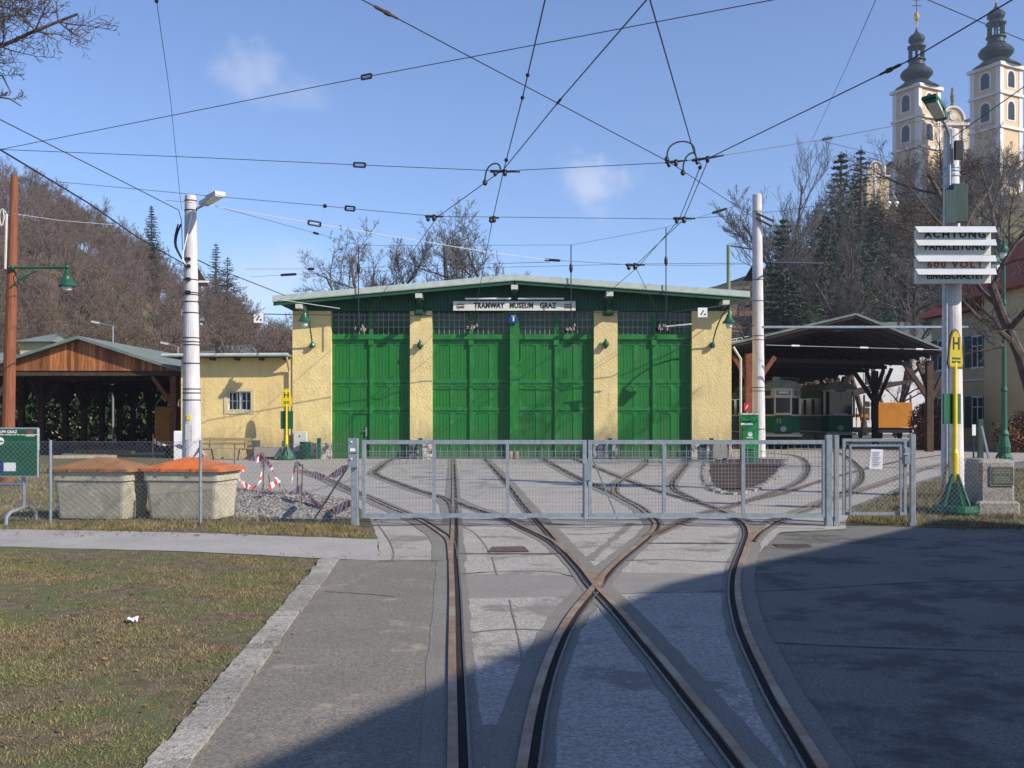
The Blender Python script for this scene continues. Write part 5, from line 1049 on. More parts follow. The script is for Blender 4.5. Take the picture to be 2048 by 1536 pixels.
# ---------------------------------------------------------------- timber canopy left
def canopy(xc_,Y0,Y1,label,full=True):
    hw=3.95; zr,ze=4.88,3.60; t=thing('timber_canopy',label,'canopy',(xc_,Y0,0),'timber canopies by the annex')
    sl=(zr-ze)/hw
    mb=MB()
    for s in(-1,1):
        poly=[(xc_,zr),(xc_+s*(hw+.25),ze-.08),(xc_+s*(hw+.25),ze-.2),(xc_,zr-.12)]
        if s<0: poly=poly[::-1]
        mb.prism(poly[::-1],Y0-.35,Y1)
    mb.build('roof','roofgrey',t)
    mb=MB(); x=xc_-hw
    while x<xc_+hw-.01:
        x2=x+.142; f=lambda q: zr-.13-abs(q-xc_)*sl; mb.prism([(x+.004,3.50),(x2-.004,3.50),(x2-.004,max(3.51,f(x2))),(x+.004,max(3.51,f(x)))],Y0-.03,Y0); x=x2
    mb.build('gable_boards','boards',t)
    mb=MB(); mb.box(xc_-hw,xc_+hw,Y0+.02,Y0+.2,3.30,3.50)
    n=int((Y1-Y0)/4.4)
    for k in range(1,n+1): y=Y0+k*4.4; mb.box(xc_-hw,xc_+hw,y-.1,y+.1,3.28,3.48)
    for s in(-1,1): mb.box(xc_+s*(hw-.25)-.1,xc_+s*(hw-.25)+.1,Y0+.2,Y1,3.481,3.62)
    mb.build('beam','timber',t)
    for k in range(n+1):
        for s in(-1,1):
            x=xc_+s*(hw-.25); y=Y0+.1+k*4.4; mb=MB(); mb.box(x-.12,x+.12,y-.12,y+.12,0,3.28)
            mb.bar((x,y,2.05),(x-s*.85,y,3.26),.14); mb.bar((x,y+.1,2.05),(x,y+.95,3.28),.14); mb.bar((x,y-.1,2.05),(x,y-.95,3.28),.14) if k else None
            mb.build('post','timberr' if s>0 and k==0 else 'timber',t)
    mb=MB(); mb.box(xc_-hw,xc_+hw,Y1-.1,Y1-.05,3.1,3.48); mb.build('rear_board','timber',t)
canopy(PX(162,40),40,60,'timber canopy with reddish board gable and felt roof beside the annex'); canopy(PX(162,40)-8.5,40.4,60,'second timber canopy mostly cut off behind the wooden pole')
def leaves(region,n,size,seed,m,name='leaves',parent=None):
    """leaf quads filling boxes (x0,x1,y0,y1,z0,z1)"""
    r=np.random.default_rng(seed); V=[]
    for (x0,x1,y0,y1,z0,z1) in region:
        k=n; c=np.stack([r.uniform(x0,x1,k),r.uniform(y0,y1,k),z0+(z1-z0)*r.uniform(0,1,k)**.8],1)
        bump=.35*np.sin(c[:,0]*1.9+seed)+.25*np.sin(c[:,0]*4.3); c=c[c[:,2]<z1+bump-.3]
        k=len(c); u=r.normal(size=(k,3)); u/=np.linalg.norm(u,axis=1)[:,None]; w=r.normal(size=(k,3)); w-=(w*u).sum(1)[:,None]*u; w/=np.linalg.norm(w,axis=1)[:,None]
        s=size*r.uniform(.5,1.4,k)[:,None]; V.append(np.stack([c-u*s,c-w*s*.6,c+u*s,c+w*s*.6],1).reshape(-1,3))
    return npmesh(name,np.concatenate(V),4,m,parent)
o=leaves([(-34,-11,62.5,64.5,0,5.2)],22000,.2,3,'ivy','hedge'); tag(o,'tall dark green ivy hedge behind the timber canopies','hedge')
# trailer and clutter under the canopy
Y=44; t=thing('site_trailer','dark ochre site trailer with a bright sunlit spot under the timber canopy','trailer',(PX(335,Y),Y,0)); mb=MB(); mb.bbox(PX(309,Y),PX(346,Y),Y,Y+4,.4,PZ(822,Y)+.2,.04); mb.build('body','orange',t)
mb=MB(); mb.lathe((PX(318,Y),Y+1.2,.36),[(.35,-.0),(.35,.12)],14,'y'); mb.build('wheel','black',t)
mb=MB(); r=random.Random(7)
for k in range(5):
    x=PX(150+r.random()*90,40); y=39+r.random()*4; t_=thing('timber_baulk','dark timber baulk lying under the canopy','timber',(x,y,0),'timber baulks under the canopy'); m_=MB(); a=r.uniform(-.5,.5); z=.06+.16*(k%2); m_.obox((x,y,z),1.1+r.random(),.1,.06,a); m_.build('baulk','timber' if k%2 else mat('pale_baulk',(.42,.36,.26)),t_)
# ---------------------------------------------------------------- big canopy right
YC=46; s=YC/F
t=thing('tram_canopy','wide dark timber canopy sheltering the old trams','canopy',(PX(1690,YC),YC,0))
xL,xA,xR=PX(1463,YC),PX(1712,YC),PX(1885,YC); zL,zA,zR=PZ(688,YC),PZ(629,YC),PZ(699,YC); dx=.115; YE=YC+44
def cq(x,y,z): return (x+(y-YC)*dx,y,z)
mb=MB()
for (a,za,b,zb_) in((xL,zL,xA,zA),(xA,zA,xR,zR)):
    th=.16; mb.add([cq(a,YC,za),cq(b,YC,zb_),cq(b,YE,zb_),cq(a,YE,za),cq(a,YC,za-th),cq(b,YC,zb_-th),cq(b,YE,zb_-th),cq(a,YE,za-th)],[(0,1,2,3),(4,7,6,5),(0,4,5,1),(1,5,6,2),(2,6,7,3),(3,7,4,0)])
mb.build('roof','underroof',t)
mb=MB()
for (a,za,b,zb_) in((xL,zL,xA,zA),(xA,zA,xR,zR)): mb.bar((a,YC-.03,za+.02),(b,YC-.03,zb_+.02),.05,.10)
mb.build('verge_strip','roofgrey',t)
mb=MB()
for k in range(11):
    y=YC+.4+k*4.2
    mb.add([cq(xA-1.9,y,zA-.75),cq(xA+1.9,y,zA-.75),cq(xA,y,zA-.2)],[(0,1,2)]) if k==0 else None
    a=Vector(cq(xL+.3,y,zL-.45)); b=Vector(cq(xR-.3,y,zR-.4)); mb.bar(a,b,.2,.2) if k else None
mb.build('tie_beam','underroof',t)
mb=MB()
for k in range(26):
    y=YC+.3+k*1.7
    for (a,za,b,zb_) in((xL,zL,xA,zA),(xA,zA,xR,zR)): mb.bar(Vector(cq(a,y,za-.25)),Vector(cq(b,y,zb_-.25)),.1,.16)
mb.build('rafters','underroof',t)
for k in range(5):
    y=YC+.7+k*10.2
    for sd,xx,zz in((-1,xL+.9,zL),(1,xR-.4,zR)):
        x=xx+(y-YC)*dx; mb=MB()
        if sd<0: mb.box(x-.17,x+.17,y-.17,y+.17,0,zz-.4); mb.bar((x,y,zz-1.8),(x-.75,y,zz-.5),.16)
        else: mb.box(x-.15,x+.15,y-.15,y+.15,0,zz-.5)
        mb.bar((x,y,zz-1.9),(x,y+1.3,zz-.5),.17); mb.bar((x,y,zz-1.9),(x,y-1.3,zz-.5),.17) if k else None
        mb.bar((x,y,zz-2.3),(x+(-sd)*1.2,y,zz-.55),.2)
        if sd>0 : mb.bar((x,y,.6+zz-3.2),(x+.95,y,zz-.35),.17)
        mb.build('post','timberr' if (sd<0 and k==0) else 'timber',t)
mb=MB(); x=PX(1480,YC); mb.tube([(PX(1466,YC),YC-.1,zL-.15),(x,YC-.15,zL-.7),(x,YC-.15,.1)],.055,8); mb.build('downpipe','cabinet',t)
# ---------------------------------------------------------------- trams
def tram(xc_,Y,hw,h,ln,label,front_label=None,pan=True,wide=False,skew=0.0):
    t=thing('tram',label,'tram',(xc_,Y,0),'old green trams under the canopy'); zb_,zw,zt_=.78,1.72,h-.40
    R=Matrix.Translation((xc_,Y,0))@Matrix.Rotation(skew,4,'Z')
    def B(mb,name,m,p): mb.transform(R); return mb.build(name,m,p)
    def outline(w,b): return [(-w,ln),(-w,b),(-w+b*(.5 if wide else .8),.12),(-w*(.75 if wide else .45),0),(w*(.75 if wide else .45),0),(w-b*(.5 if wide else .8),.12),(w,b),(w,ln)]
    mb=MB(); mb.flat(outline(hw,.5),zb_,zw); bd=B(mb,'lower_body','tramgreen',t)
    mb=MB(); mb.flat(outline(hw+.01,.5),zw-.04,zw+.04); mb.flat(outline(hw+.02,.5),zb_-.02,zb_+.05) ; B(mb,'cream_band','tramcream',bd)
    mb=MB(); mb.flat(outline(hw-.06,.48),zw+.04,zt_); B(mb,'glazing','glass',t)
    mb=MB()
    for x in ((-hw*.93,hw*.93) if wide else (-hw*.93,-hw*.42,hw*.42,hw*.93)): mb.box(x-.045,x+.045,-.02+abs(x/hw)**3*.2,.12+abs(x/hw)**3*.2,zw+.04,zt_-(.12 if wide else .5))
    mb.flat([(a*1.0,b-.03 if b<.6 else b) for a,b in outline(hw,.5) if b<1],zt_-(.12 if wide else .5),zt_); mb.box(-hw*.42,hw*.42,-.03,.0,zw+.04,zw+.12)
    B(mb,'window_pillars','tramcream',t); mb=MB()
    for k in range(6): y=.6+k*(ln-1)/6; mb.box(-hw-.0,-hw+.08,y,y+.18,zw+.04,zt_-.5); mb.box(hw-.08,hw,y,y+.18,zw+.04,zt_-.5)
    mb.box(-hw,-hw+.06,.6,ln,zt_-.45,zt_-.01); mb.box(hw-.06,hw,.6,ln,zt_-.45,zt_-.01)
    B(mb,'side_pillars','tramgreen',t)
    mb=MB(); n=8; 
    for i in range(n): 
        a=math.pi*i/n; b=math.pi*(i+1)/n; mb.add([(-hw*1.0*math.cos(a),-.02,zt_+.42*math.sin(a)),(-hw*math.cos(b),-.02,zt_+.42*math.sin(b)),(-hw*math.cos(b),ln,zt_+.42*math.sin(b)),(-hw*math.cos(a),ln,zt_+.42*math.sin(a))],[(0,1,2,3)])
    mb.add([(-hw*math.cos(math.pi*i/n),-.02,zt_+.42*math.sin(math.pi*i/n)) for i in range(n+1)],[tuple(range(n+1))]); B(mb,'roof','roofgrey',t)
    if wide:
        mb=MB(); mb.box(-.3,.3,-.06,-.001,zt_-.12,zt_-.02); B(mb,'line_box','black',t); mb=MB(); mb.bar((.05,-.06,zt_-.15),(.06,-.06,zt_-.55),.03); B(mb,'wiper','cabinet',t)
    if not wide: mb=MB(); mb.box(-.42,.42,-.09,-.031,zt_-.42,zt_-.08); db=B(mb,'destination_box','cabinet',t)
    if not wide: mb=MB(); mb.box(-.36,.36,-.1,-.0905,zt_-.37,zt_-.13); B(mb,'blind',mat('blind_blue',(.10,.20,.24)),db)
    for x in (() if wide else (-hw*.8,hw*.8)): mb=MB(); mb.box(x-.14,x+.14,.02,.07+.05,zt_-.38,zt_-.12); B(mb,'side_lamp','glass',t)
    mb=MB(); mb.lathe((0,0,1.02),[(.16,-.0),(.16,-.08),(.12,-.1)],14,'y'); hl=B(mb,'headlight','galvd',t)
    mb=MB(); mb.box(-hw*.95,hw*.95,-.15,.05,zb_-.14,zb_-.03); B(mb,'bumper','tramcream',t)
    mb=MB(); mb.box(-hw*.85,hw*.85,.25,ln,.2,zb_-.02); B(mb,'underframe','black',t)
    for y in (2.2,ln-2.5):
        for x in (-.75,.75): mb=MB(); mb.lathe((x,y,.33),[(.33,-.05),(.33,.05)],14,'x'); B(mb,'wheel','black',t)
    return t,R
T1,R1=tram(PX(1566,50.5),50.5,.98,3.5,9,'old green and cream tram with a lit-looking blind box and a bow collector')
lettering('12',(PX(1557,50.5),50.5-.02,1.42),.30,'dyellow',T1,bold=.005)
mb=MB(); x_=PX(1566,50.5)-.24
for w_ in (.05,.10,.05,.06,.05,.07): mb.box(x_,x_+w_,50.5-.112,50.5-.101,2.82,2.93); x_+=w_+.02
mb.build('blind_text','hw',T1)
mb=MB(); x=PX(1562,52); mb.tube(smooth_line([(x-.5,53,3.5),(x+.3,53,3.7),(x+1.5,54,3.7),(x+1.6,55,3.6)],.2),.03,5); mb.box(x-.2,x+.1,52.5,52.9,3.45,3.75); mb.build('bow_collector','galvd',T1)
T2,R2=tram(PX(1681,55),55,.88,3.55,10,'darker old green tram with one wide front window beside the first',skew=.02,wide=True)
# ---------------------------------------------------------------- open car
Y=70; t=thing('open_car','open roofed works car with a bright ochre end panel under the bare trees','rail car',(PX(1785,Y),Y,0)); x0,x1=PX(1750,Y),PX(1825,Y)
mb=MB(); mb.bbox(x0,x1,Y,Y+.1,PZ(855,Y),PZ(805,Y),.02); mb.build('end_panel','orange',t)
mb=MB(); mb.box(x0-.8,x1,Y+.12,Y+6,PZ(866,Y),PZ(856,Y)); mb.build('floor_frame','black',t)
for x in (x0-.7,x0+.05,x1-.06):
    for y in (Y+.15,Y+5.8): mb=MB(); mb.box(x-.05,x+.05,y,y+.1,PZ(856,Y),PZ(790,Y)); mb.build('roof_post','timber',t)
mb=MB(); a,b=PX(1700,Y),PX(1828,Y); mb.add([(a,Y-.5,PZ(793,Y)),(b,Y-.5,PZ(763,Y)),(b,Y+6.5,PZ(763,Y)),(a,Y+6.5,PZ(793,Y)),(a,Y-.5,PZ(793,Y)+.12),(b,Y-.5,PZ(763,Y)+.12),(b,Y+6.5,PZ(763,Y)+.12),(a,Y+6.5,PZ(793,Y)+.12)],[(0,3,2,1),(4,5,6,7),(0,1,5,4),(1,2,6,5),(2,3,7,6),(3,0,4,7)]); mb.build('roof','timber',t)
for y in (Y+1,Y+5): mb=MB(); mb.lathe(((x0+x1)/2-.6,y,.42),[(.42,-.05),(.42,.05)],14,'x'); mb.lathe(((x0+x1)/2+.8,y,.42),[(.42,-.05),(.42,.05)],14,'x'); mb.build('wheel_set','black',t)
for i in range(3): mb=MB(); mb.box(x0-.6+i*.1,x0-.1,Y+1+i,Y+1.4+i,PZ(835,Y),PZ(828,Y)); mb.bar((x0-.55,Y+1.2+i,PZ(856,Y)),(x0-.55,Y+1.2+i,PZ(815,Y)),.06); mb.build('bench','orange',t)
# ---------------------------------------------------------------- houses on the right
def win(parent,c,w,h,rot,sh=True,cross=True,thick=.1):
    """window on a wall whose outward normal is (sin r,-cos r)"""
    R=Matrix.Translation(c)@Matrix.Rotation(rot,4,'Z')
    mb=MB(); mb.box(-w/2-.06,w/2+.06,-.05,.02,-h/2-.1,-h/2); mb.box(-w/2,-w/2+.07,-.04,.02,-h/2,h/2); mb.box(w/2-.07,w/2,-.04,.02,-h/2,h/2); mb.box(-w/2+.07,w/2-.07,-.04,.02,h/2-.07,h/2); mb.box(-.04,.04,-.035,.02,-h/2,h/2-.07); mb.box(-w/2+.07,-.04,-.035,.02,h*.15,h*.15+.05);mb.box(.04,w/2-.07,-.035,.02,h*.15,h*.15+.05)
    mb.transform(R); f=mb.build('window','white',parent); mb=MB(); mb.box(-w/2+.07,w/2-.07,-.02,-.005,-h/2,h/2-.07); mb.transform(R); mb.build('pane','glass',f)
    if sh:
        for s_ in(-1,1):
            mb=MB(); mb.box(min(s_*w/2,s_*(w+.1))+ (0.0),max(s_*w/2,s_*(w+.1)),-.07,-.02 if False else -.045,-h/2,h/2); mb.transform(R); mb.build('shutter','shutter',f)
h0=Vector((25.3,60)); h1=Vector((27.5,45)); hd=(h1-h0); hl=hd.length; hd.normalize(); hn=Vector((-hd.y*-1,-hd.x)); 
rot=math.atan2(hd.y,hd.x)
hn=Vector((hd.y,-hd.x)) # outward (right of travel)
t=thing('yellow_house','dull yellow house with red tiled roof and dark green shutters at the right edge','house',(h0.x,h0.y,0)); ez=PZ(632,61)
iw=-hn*11
mb=MB(); q=[h0,h1,h1+iw,h0+iw]; mb.add([(p.x,p.y,0) for p in q]+[(p.x,p.y,ez) for p in q],[(0,1,5,4),(1,2,6,5),(2,3,7,6),(3,0,4,7)]); mb.build('wall','hy',t)
ov=hn*.6; r0,r1=h0-hd*.6,h1+hd*.6; rz=ez+4.2
mb=MB(); A1_=[r0+ov,r1+ov,r1+iw/2,r0+iw/2+hd*0]; mb.add([(A1_[0].x,A1_[0].y,ez-.25),(A1_[1].x,A1_[1].y,ez-.25),(A1_[2].x-hd.x*1,A1_[2].y-hd.y*1,rz),(A1_[3].x+hd.x*1,A1_[3].y+hd.y*1,rz),((r0+iw-ov).x,(r0+iw-ov).y,ez-.25),((r1+iw-ov).x,(r1+iw-ov).y,ez-.25)],[(0,1,2,3),(5,4,3,2),(4,0,3),(1,5,2)]); mb.build('roof','tile',t)
mb=MB(); mb.add([(A1_[0].x,A1_[0].y,ez-.26),(A1_[1].x,A1_[1].y,ez-.26),(h1.x,h1.y,ez-.26),(h0.x,h0.y,ez-.26)],[(0,3,2,1)]); mb.build('eaves_board','timber',t)
mb=MB(); p0,p1=h0+hn*.03,h1+hn*.03; mb.bar((p0.x,p0.y,3.7),(p1.x,p1.y,3.7),.06,.10); mb.build('string_course','hw',t)
mb=MB(); wx,wy=23.95,46.0; mb.box(wx,wx+9,wy,wy+4.5,0,7.9); mb.build('wing_wall','hy',t)
mb=MB(); mb.prism([(wx-.6,7.7),(wx+9.6,7.7),(wx+4.5,11.6)],wy-.6,wy+9); mb.build('wing_roof','tile',t)
mb=MB(); mb.box(wx-.03,wx+9,wy-.04,wy-.002,3.5,3.62); mb.build('wing_string_course','hw',t)
for xx in (wx+.95,wx+3.6): win(t,Vector((xx,wy,5.0)),.95,1.65,0); win(t,Vector((xx,wy,1.8)),.95,1.65,0)
for k,dd in enumerate((1.2,4.6,8.0,11.4)):
    c=h0+hd*dd
    if dd<hl: win(t,Vector((c.x,c.y,5.3)),1.05,1.75,rot); win(t,Vector((c.x,c.y,1.9)),1.05,1.75,rot)
t=thing('white_house','white rendered house seen through the bare tree behind the canopy','house',(PX(1760,95),95,0)); x0,x1=PX(1640,95),PX(1890,95)
mb=MB(); mb.box(x0,x1,95,105,0,8.6); mb.build('wall','hw',t); mb=MB(); mb.prism([(x0-.5,8.601),(x1+.5,8.601),(x1-3,10.6),(x0+3,10.6)],94.5,105.5); mb.build('roof','roofgrey',t)
for px in (1662,1740,1860):
    for z in (2.2,5.6): win(t,Vector((PX(px,95),95,z)),1.2,1.9,0,sh=False)
t=thing('ochre_house','ochre yellow house wall glimpsed between the canopy posts','house',(PX(1600,86),86,0)); x0,x1=PX(1535,86),PX(1672,86); mb=MB(); mb.box(x0,x1,86,93,0,7.2); mb.build('wall','hy',t); mb=MB(); mb.prism([(x0-.5,7.201),(x1+.5,7.201),((x0+x1)/2,9.4)],85.6,93.4); mb.build('roof','tile',t)
# ---------------------------------------------------------------- hills
LT=[(-1400,230),(-600,260),(-200,350),(0,425),(100,450),(180,500),(250,545),(330,615),(480,700),(560,745),(660,790),(800,815),(1000,822),(1250,822)]
RT=[(900,826),(1050,826),(1200,700),(1370,585),(1500,545),(1600,505),(1700,440),(1790,400),(1900,385),(2048,375),(2300,380),(2700,430),(3400,520)]
def interp(tab,x):
    if x<=tab[0][0]: return tab[0][1]
    for (a,b),(c,d) in zip(tab,tab[1:]):
        if x<=c: return b+(d-b)*(x-a)/(c-a)
    return tab[-1][1]
def sm(t): t=max(0,min(1,t)); return t*t*(3-2*t)
def hill(px,Y,tab,Y0,Y1):
    z=HC+(HY-interp(tab,px))*Y1/F; z=max(z,0)
    t_=(Y-Y0)/(Y1-Y0); base=z*(sm(t_)*.5+max(0,min(1,t_))*.5)
    n=math.sin(px*.013+Y*.05)*.6+math.sin(px*.031-Y*.07)*.35
    return base+n*min(1,max(0,t_)*3)*min(1,z/8)
LY=(78,185); RY=(98,205)
def hillmesh(name,tab,yr,x0,x1,m):
    mb=MB(); pxs=[x0+(x1-x0)*i/120 for i in range(121)]; Ys=[yr[0]-4+(yr[1]-yr[0]+4)*j/30 for j in range(31)]+[yr[1]+20,yr[1]+60,yr[1]+120,yr[1]+260]
    vs=[];fs=[]
    for Y in Ys:
        for px in pxs:
            z=hill(px,min(Y,yr[1]),tab,*yr); z=z if Y<=yr[1]+60 else z*(1-.35*(Y-yr[1]-60)/200)
            if Y==Ys[0]: z=-.5
            vs.append(((px-1024)/F*Y,Y,z))
    n=121
    for j in range(len(Ys)-1):
        for i in range(n-1): a=j*n+i; fs.append((a,a+1,a+n+1,a+n))
    mb.add(vs,fs); o=mb.build(name,m,smooth=True); tag(o,kind='structure')
M['hillsoil']=mat('hill_soil',(.13,.085,.055),(.09,.065,.04),scale=.12,rough=1,c3=(.10,.10,.045),s3=.05,t3=(.5,.62))
M['hillgrass']=mat('hill_grass',(.115,.115,.05),(.085,.085,.04),scale=.15,rough=1,c3=(.13,.085,.05),s3=.045,t3=(.48,.6))
hillmesh('hill',LT,LY,-1300,1250,'hillsoil'); hillmesh('hill',RT,RY,900,3200,'hillgrass')
# ---------------------------------------------------------------- trees
def gen_bare(seed,H,nl=(9,6,6,6),spread=.5,trunk_r=.22,up=.35,lean=0,twigw=.012,bare_to=.3,limbs=()):
    r=random.Random(seed); TR=MB(); CR=MB(); tw=[]
    def branch(p,d,ln,rad,lev):
        n=[8,5,4,3,2][min(lev,4)]; pts=[p]; rs=[rad]; dd=d.copy(); cur=p.copy()
        for i in range(n):
            dd=(dd+Vector((r.gauss(0,.13+.03*lev),r.gauss(0,.13+.03*lev),r.gauss(0,.08)+(up*.12 if lev else .05)))).normalized(); cur=cur+dd*ln/n; pts.append(cur.copy()); rs.append(rad*(1-(i+1)/n*(.78 if lev else .72)))
        if lev==0: TR.tube(pts,rs,9)
        elif lev==1: TR.tube(pts,rs,6,False)
        elif lev==2: CR.tube(pts,rs,4,False)
        elif lev==3 : CR.tube(pts,rs,3,False)
        else: tw.append((pts,rad))
        if lev>=len(nl): return
        k=nl[lev]
        for i in range(k):
            t_=(bare_to if lev==0 else .2)+(1-(bare_to if lev==0 else .2))*(i+r.random()*.8)/k; t_=min(.98,t_)
            f=t_*n; j=int(f); j=min(j,n-1); q=pts[j].lerp(pts[j+1],f-j); rr_=rs[j]*(1-(f-j))+rs[j+1]*(f-j)
            ax=(pts[j+1]-pts[j]).normalized(); a=r.uniform(0,6.283); pr=ax.orthogonal().normalized(); pr=Matrix.Rotation(a,3,ax)@pr
            sp=spread*(1.15 if lev==0 else 1)*r.uniform(.7,1.35); nd=(ax*(1-sp*.55)+pr*sp+Vector((0,0,up*.35))).normalized()
            if lev==0: l2=H*.46*(1-.55*t_)*r.uniform(.75,1.15)
            else: l2=ln*.55*(1-.35*t_)*r.uniform(.7,1.2)
            branch(q,nd,l2,max(.006,rr_*.62),lev+1)
    for lp,lr,kk,ll in limbs:
        lp=smooth_line(lp,.3); TR.tube(lp,[lr*(1-.8*i/len(lp)) for i in range(len(lp))],6)
        for i in range(kk):
            u=(i+r.random())/kk; q=lp[min(len(lp)-2,int(u*(len(lp)-1)))]; d=(lp[-1]-lp[0]).normalized(); v=Vector((r.gauss(0,1),r.gauss(0,1),r.gauss(.1,1))).normalized(); branch(q,(d*.7+v).normalized(),ll*r.uniform(.6,1.1)*(1-.4*u),lr*.16,2)
    d0=Vector((lean,0,1)).normalized(); branch(Vector((0,0,-.2)),d0,H*.92,trunk_r,0)
    for pts,rad in tw:
        for a,b in zip(pts,pts[1:]):
            d=(b-a); s_=Vector((r.uniform(-1,1),r.uniform(-1,1),r.uniform(-1,1))).cross(d); s_=s_.normalized()*twigw if s_.length>1e-6 else Vector((twigw,0,0))
            CR.add([a-s_,a+s_,b+s_*.6,b-s_*.6],[(0,1,2,3)])
    return TR,CR
def bare_tree(name,proto,loc,label,group,cr='twig',scale=1,rz=0):
    t=thing(name,label,'tree',loc,group); t.rotation_euler.z=rz; t.scale=(scale,)*3
    for nm,me in (('trunk',proto[0]),('crown',proto[1])):
        o=bpy.data.objects.new(nm,me); COL.objects.link(o); o.parent=t
    return t
def protomesh(TR,CR,crm):
    a=TR.build('trunk','bark'); b=CR.build('crown',crm); ma,mb_=a.data,b.data; bpy.data.objects.remove(a); bpy.data.objects.remove(b); return ma,mb_
pa=protomesh(*gen_bare(11,15,(11,7,7,6),.55,.26,twigw=.016),'twigg')
pb=protomesh(*gen_bare(12,15,(12,7,6,7),.62,.24,twigw=.016,bare_to=.22),'twigg')
pc=protomesh(*gen_bare(13,15,(10,8,7,6),.45,.22,twigw=.015,bare_to=.25,up=.6),'twigg')
def zat(px,Y,tab,yr): return hill(px,Y,tab,*yr) if Y>yr[0] else 0
for (px,py,Y,pr,sc_,lab) in [(668,515,80,pb,0,'smallest bare tree over the left part of the depot roof'),(722,480,78,pc,0,'bare tree second from the left over the depot roof'),(765,468,76,pa,0,'bare tree in the middle of the left group over the roof'),(835,492,82,pb,0,'broad low bare tree between the two tall ones over the roof'),
    (925,428,74,pa,0,'tallest bare tree over the roof near the ridge'),(1012,462,80,pc,0,'bare tree over the roof just left of the gable peak')]:
    z=PZ(py,Y); r_=random.Random(px); bare_tree('bare_tree',pr,(PX(px,Y),Y,0),lab,'bare trees behind the depot',scale=z/14.6,rz=r_.random()*6)
# conifer
def gen_conifer(seed,H,W,dens=1.0,gap=.0):
    r=random.Random(seed); TR=MB(); TR.tube([(0,0,-.3),(0,0,H*.5),(0,0,H)],[H*.016,H*.01,.02],7); V=[]
    z=H*.12
    def leafq(c,d,l,w):
        s_=Vector((r.gauss(0,1),r.gauss(0,1),r.gauss(0,.5))).cross(d); 
        if s_.length<1e-5: return
        s_=s_.normalized()*w; V.extend([c-s_,c+d*l*.35-s_*.9,c+d*l,c+s_])
    while z<H*.985:
        k=z/H; R=W*(1-k)**.85*r.uniform(.75,1.12)+.03; nb=int((7+5*(1-k))*dens); a0=r.random()*6.28
        for i in range(nb):
            if r.random()<gap: continue
            a=a0+i*6.283/nb+r.uniform(-.25,.25); Rr=R*r.uniform(.6,1.15); d=Vector((math.cos(a),math.sin(a),0)); n=max(3,int(Rr/.3))
            p0=Vector((0,0,z)); tip=p0+d*Rr+Vector((0,0,-Rr*.28*(1-k*.8)+Rr*.1))
            TR.bar(p0,tip,.03)
            for j in range(1,n+1):
                u=j/n; c=p0.lerp(tip,u)+Vector((0,0,-.10*Rr*math.sin(u*3.1)))
                for q in range(4): 
                    b_=(d*r.uniform(.2,.9)+Vector((-d.y,d.x,0))*r.choice((-1,1))*r.uniform(.3,1)+Vector((0,0,r.uniform(-.7,.25)))).normalized(); leafq(c+Vector((r.gauss(0,.06),r.gauss(0,.06),r.gauss(0,.06))),b_,r.uniform(.25,.6)*(.6+.4*(1-u))*(.5+W*.18)*(1-.6*k),(.10+W*.016)*(1-.5*k))
        z+=H*.026*r.uniform(.8,1.2)
    return TR,np.array([tuple(v) for v in V])
def conmesh(seed,H,W,**k):
    TR,V=gen_conifer(seed,H,W,**k); a=TR.build('trunk','bark'); b=npmesh('crown',V,4,'needle'); ma,mb_=a.data,b.data; bpy.data.objects.remove(a); bpy.data.objects.remove(b); return ma,mb_
ca=conmesh(1,20,3.6); cb=conmesh(2,20,4.4,gap=.2); cc=conmesh(3,20,3.0,gap=.3)
def conifer(px,py_top,Y,pr,label,tab=RT,yr=RY,wsc=1,grp='conifers on the church hill',hmin=6):
    zg=zat(px,Y,tab,yr); h=max(hmin,PZ(py_top,Y)-zg); t=bare_tree('conifer',pr,(PX(px,Y),Y,zg-.2),label,grp,rz=px*.7); t.scale=(h/20*wsc,h/20*wsc,h/20); return t
for a in [(1682,300,118,ca,'tall dark conifer on the hill left of the church'),(1722,288,126,cc,'slim conifer with the highest tip beside the church hill'),(1566,430,92,ca,'dark spruce right of the pole in the bed'),(1600,520,96,ca,'low spruce at the foot of the wooded slope'),
    (1545,520,100,cb,'dark spruce half hidden by the pole in the bed'),(1650,470,104,ca,'spruce in front of the tall conifer'),(1705,420,108,cb,'dense conifer under the slim tipped one'),(1745,400,125,ca,'conifer close below the white chapel gable'),(1780,420,128,cc,'conifer just left of the thick pole lamp'),(1625,560,98,cc,'smallest conifer above the canopy roof'),(1820,470,120,cb,'conifer behind the ACHTUNG sign'),(1735,505,110,ca,'low conifer in the middle of the slope')]: conifer(a[0],a[1],a[2],a[3],a[4],wsc=1.7)
conifer(303,408,172,ca,'single dark spruce standing above the left wood',LT,LY,1.35,'conifers on the left hill',7); conifer(432,482,176,cc,'dark pine on the left ridge right of the lamp pole',LT,LY,1.7,'conifers on the left hill',7); conifer(455,508,178,cb,'lower pine just below the ridge pine',LT,LY,1.6,'conifers on the left hill',6)
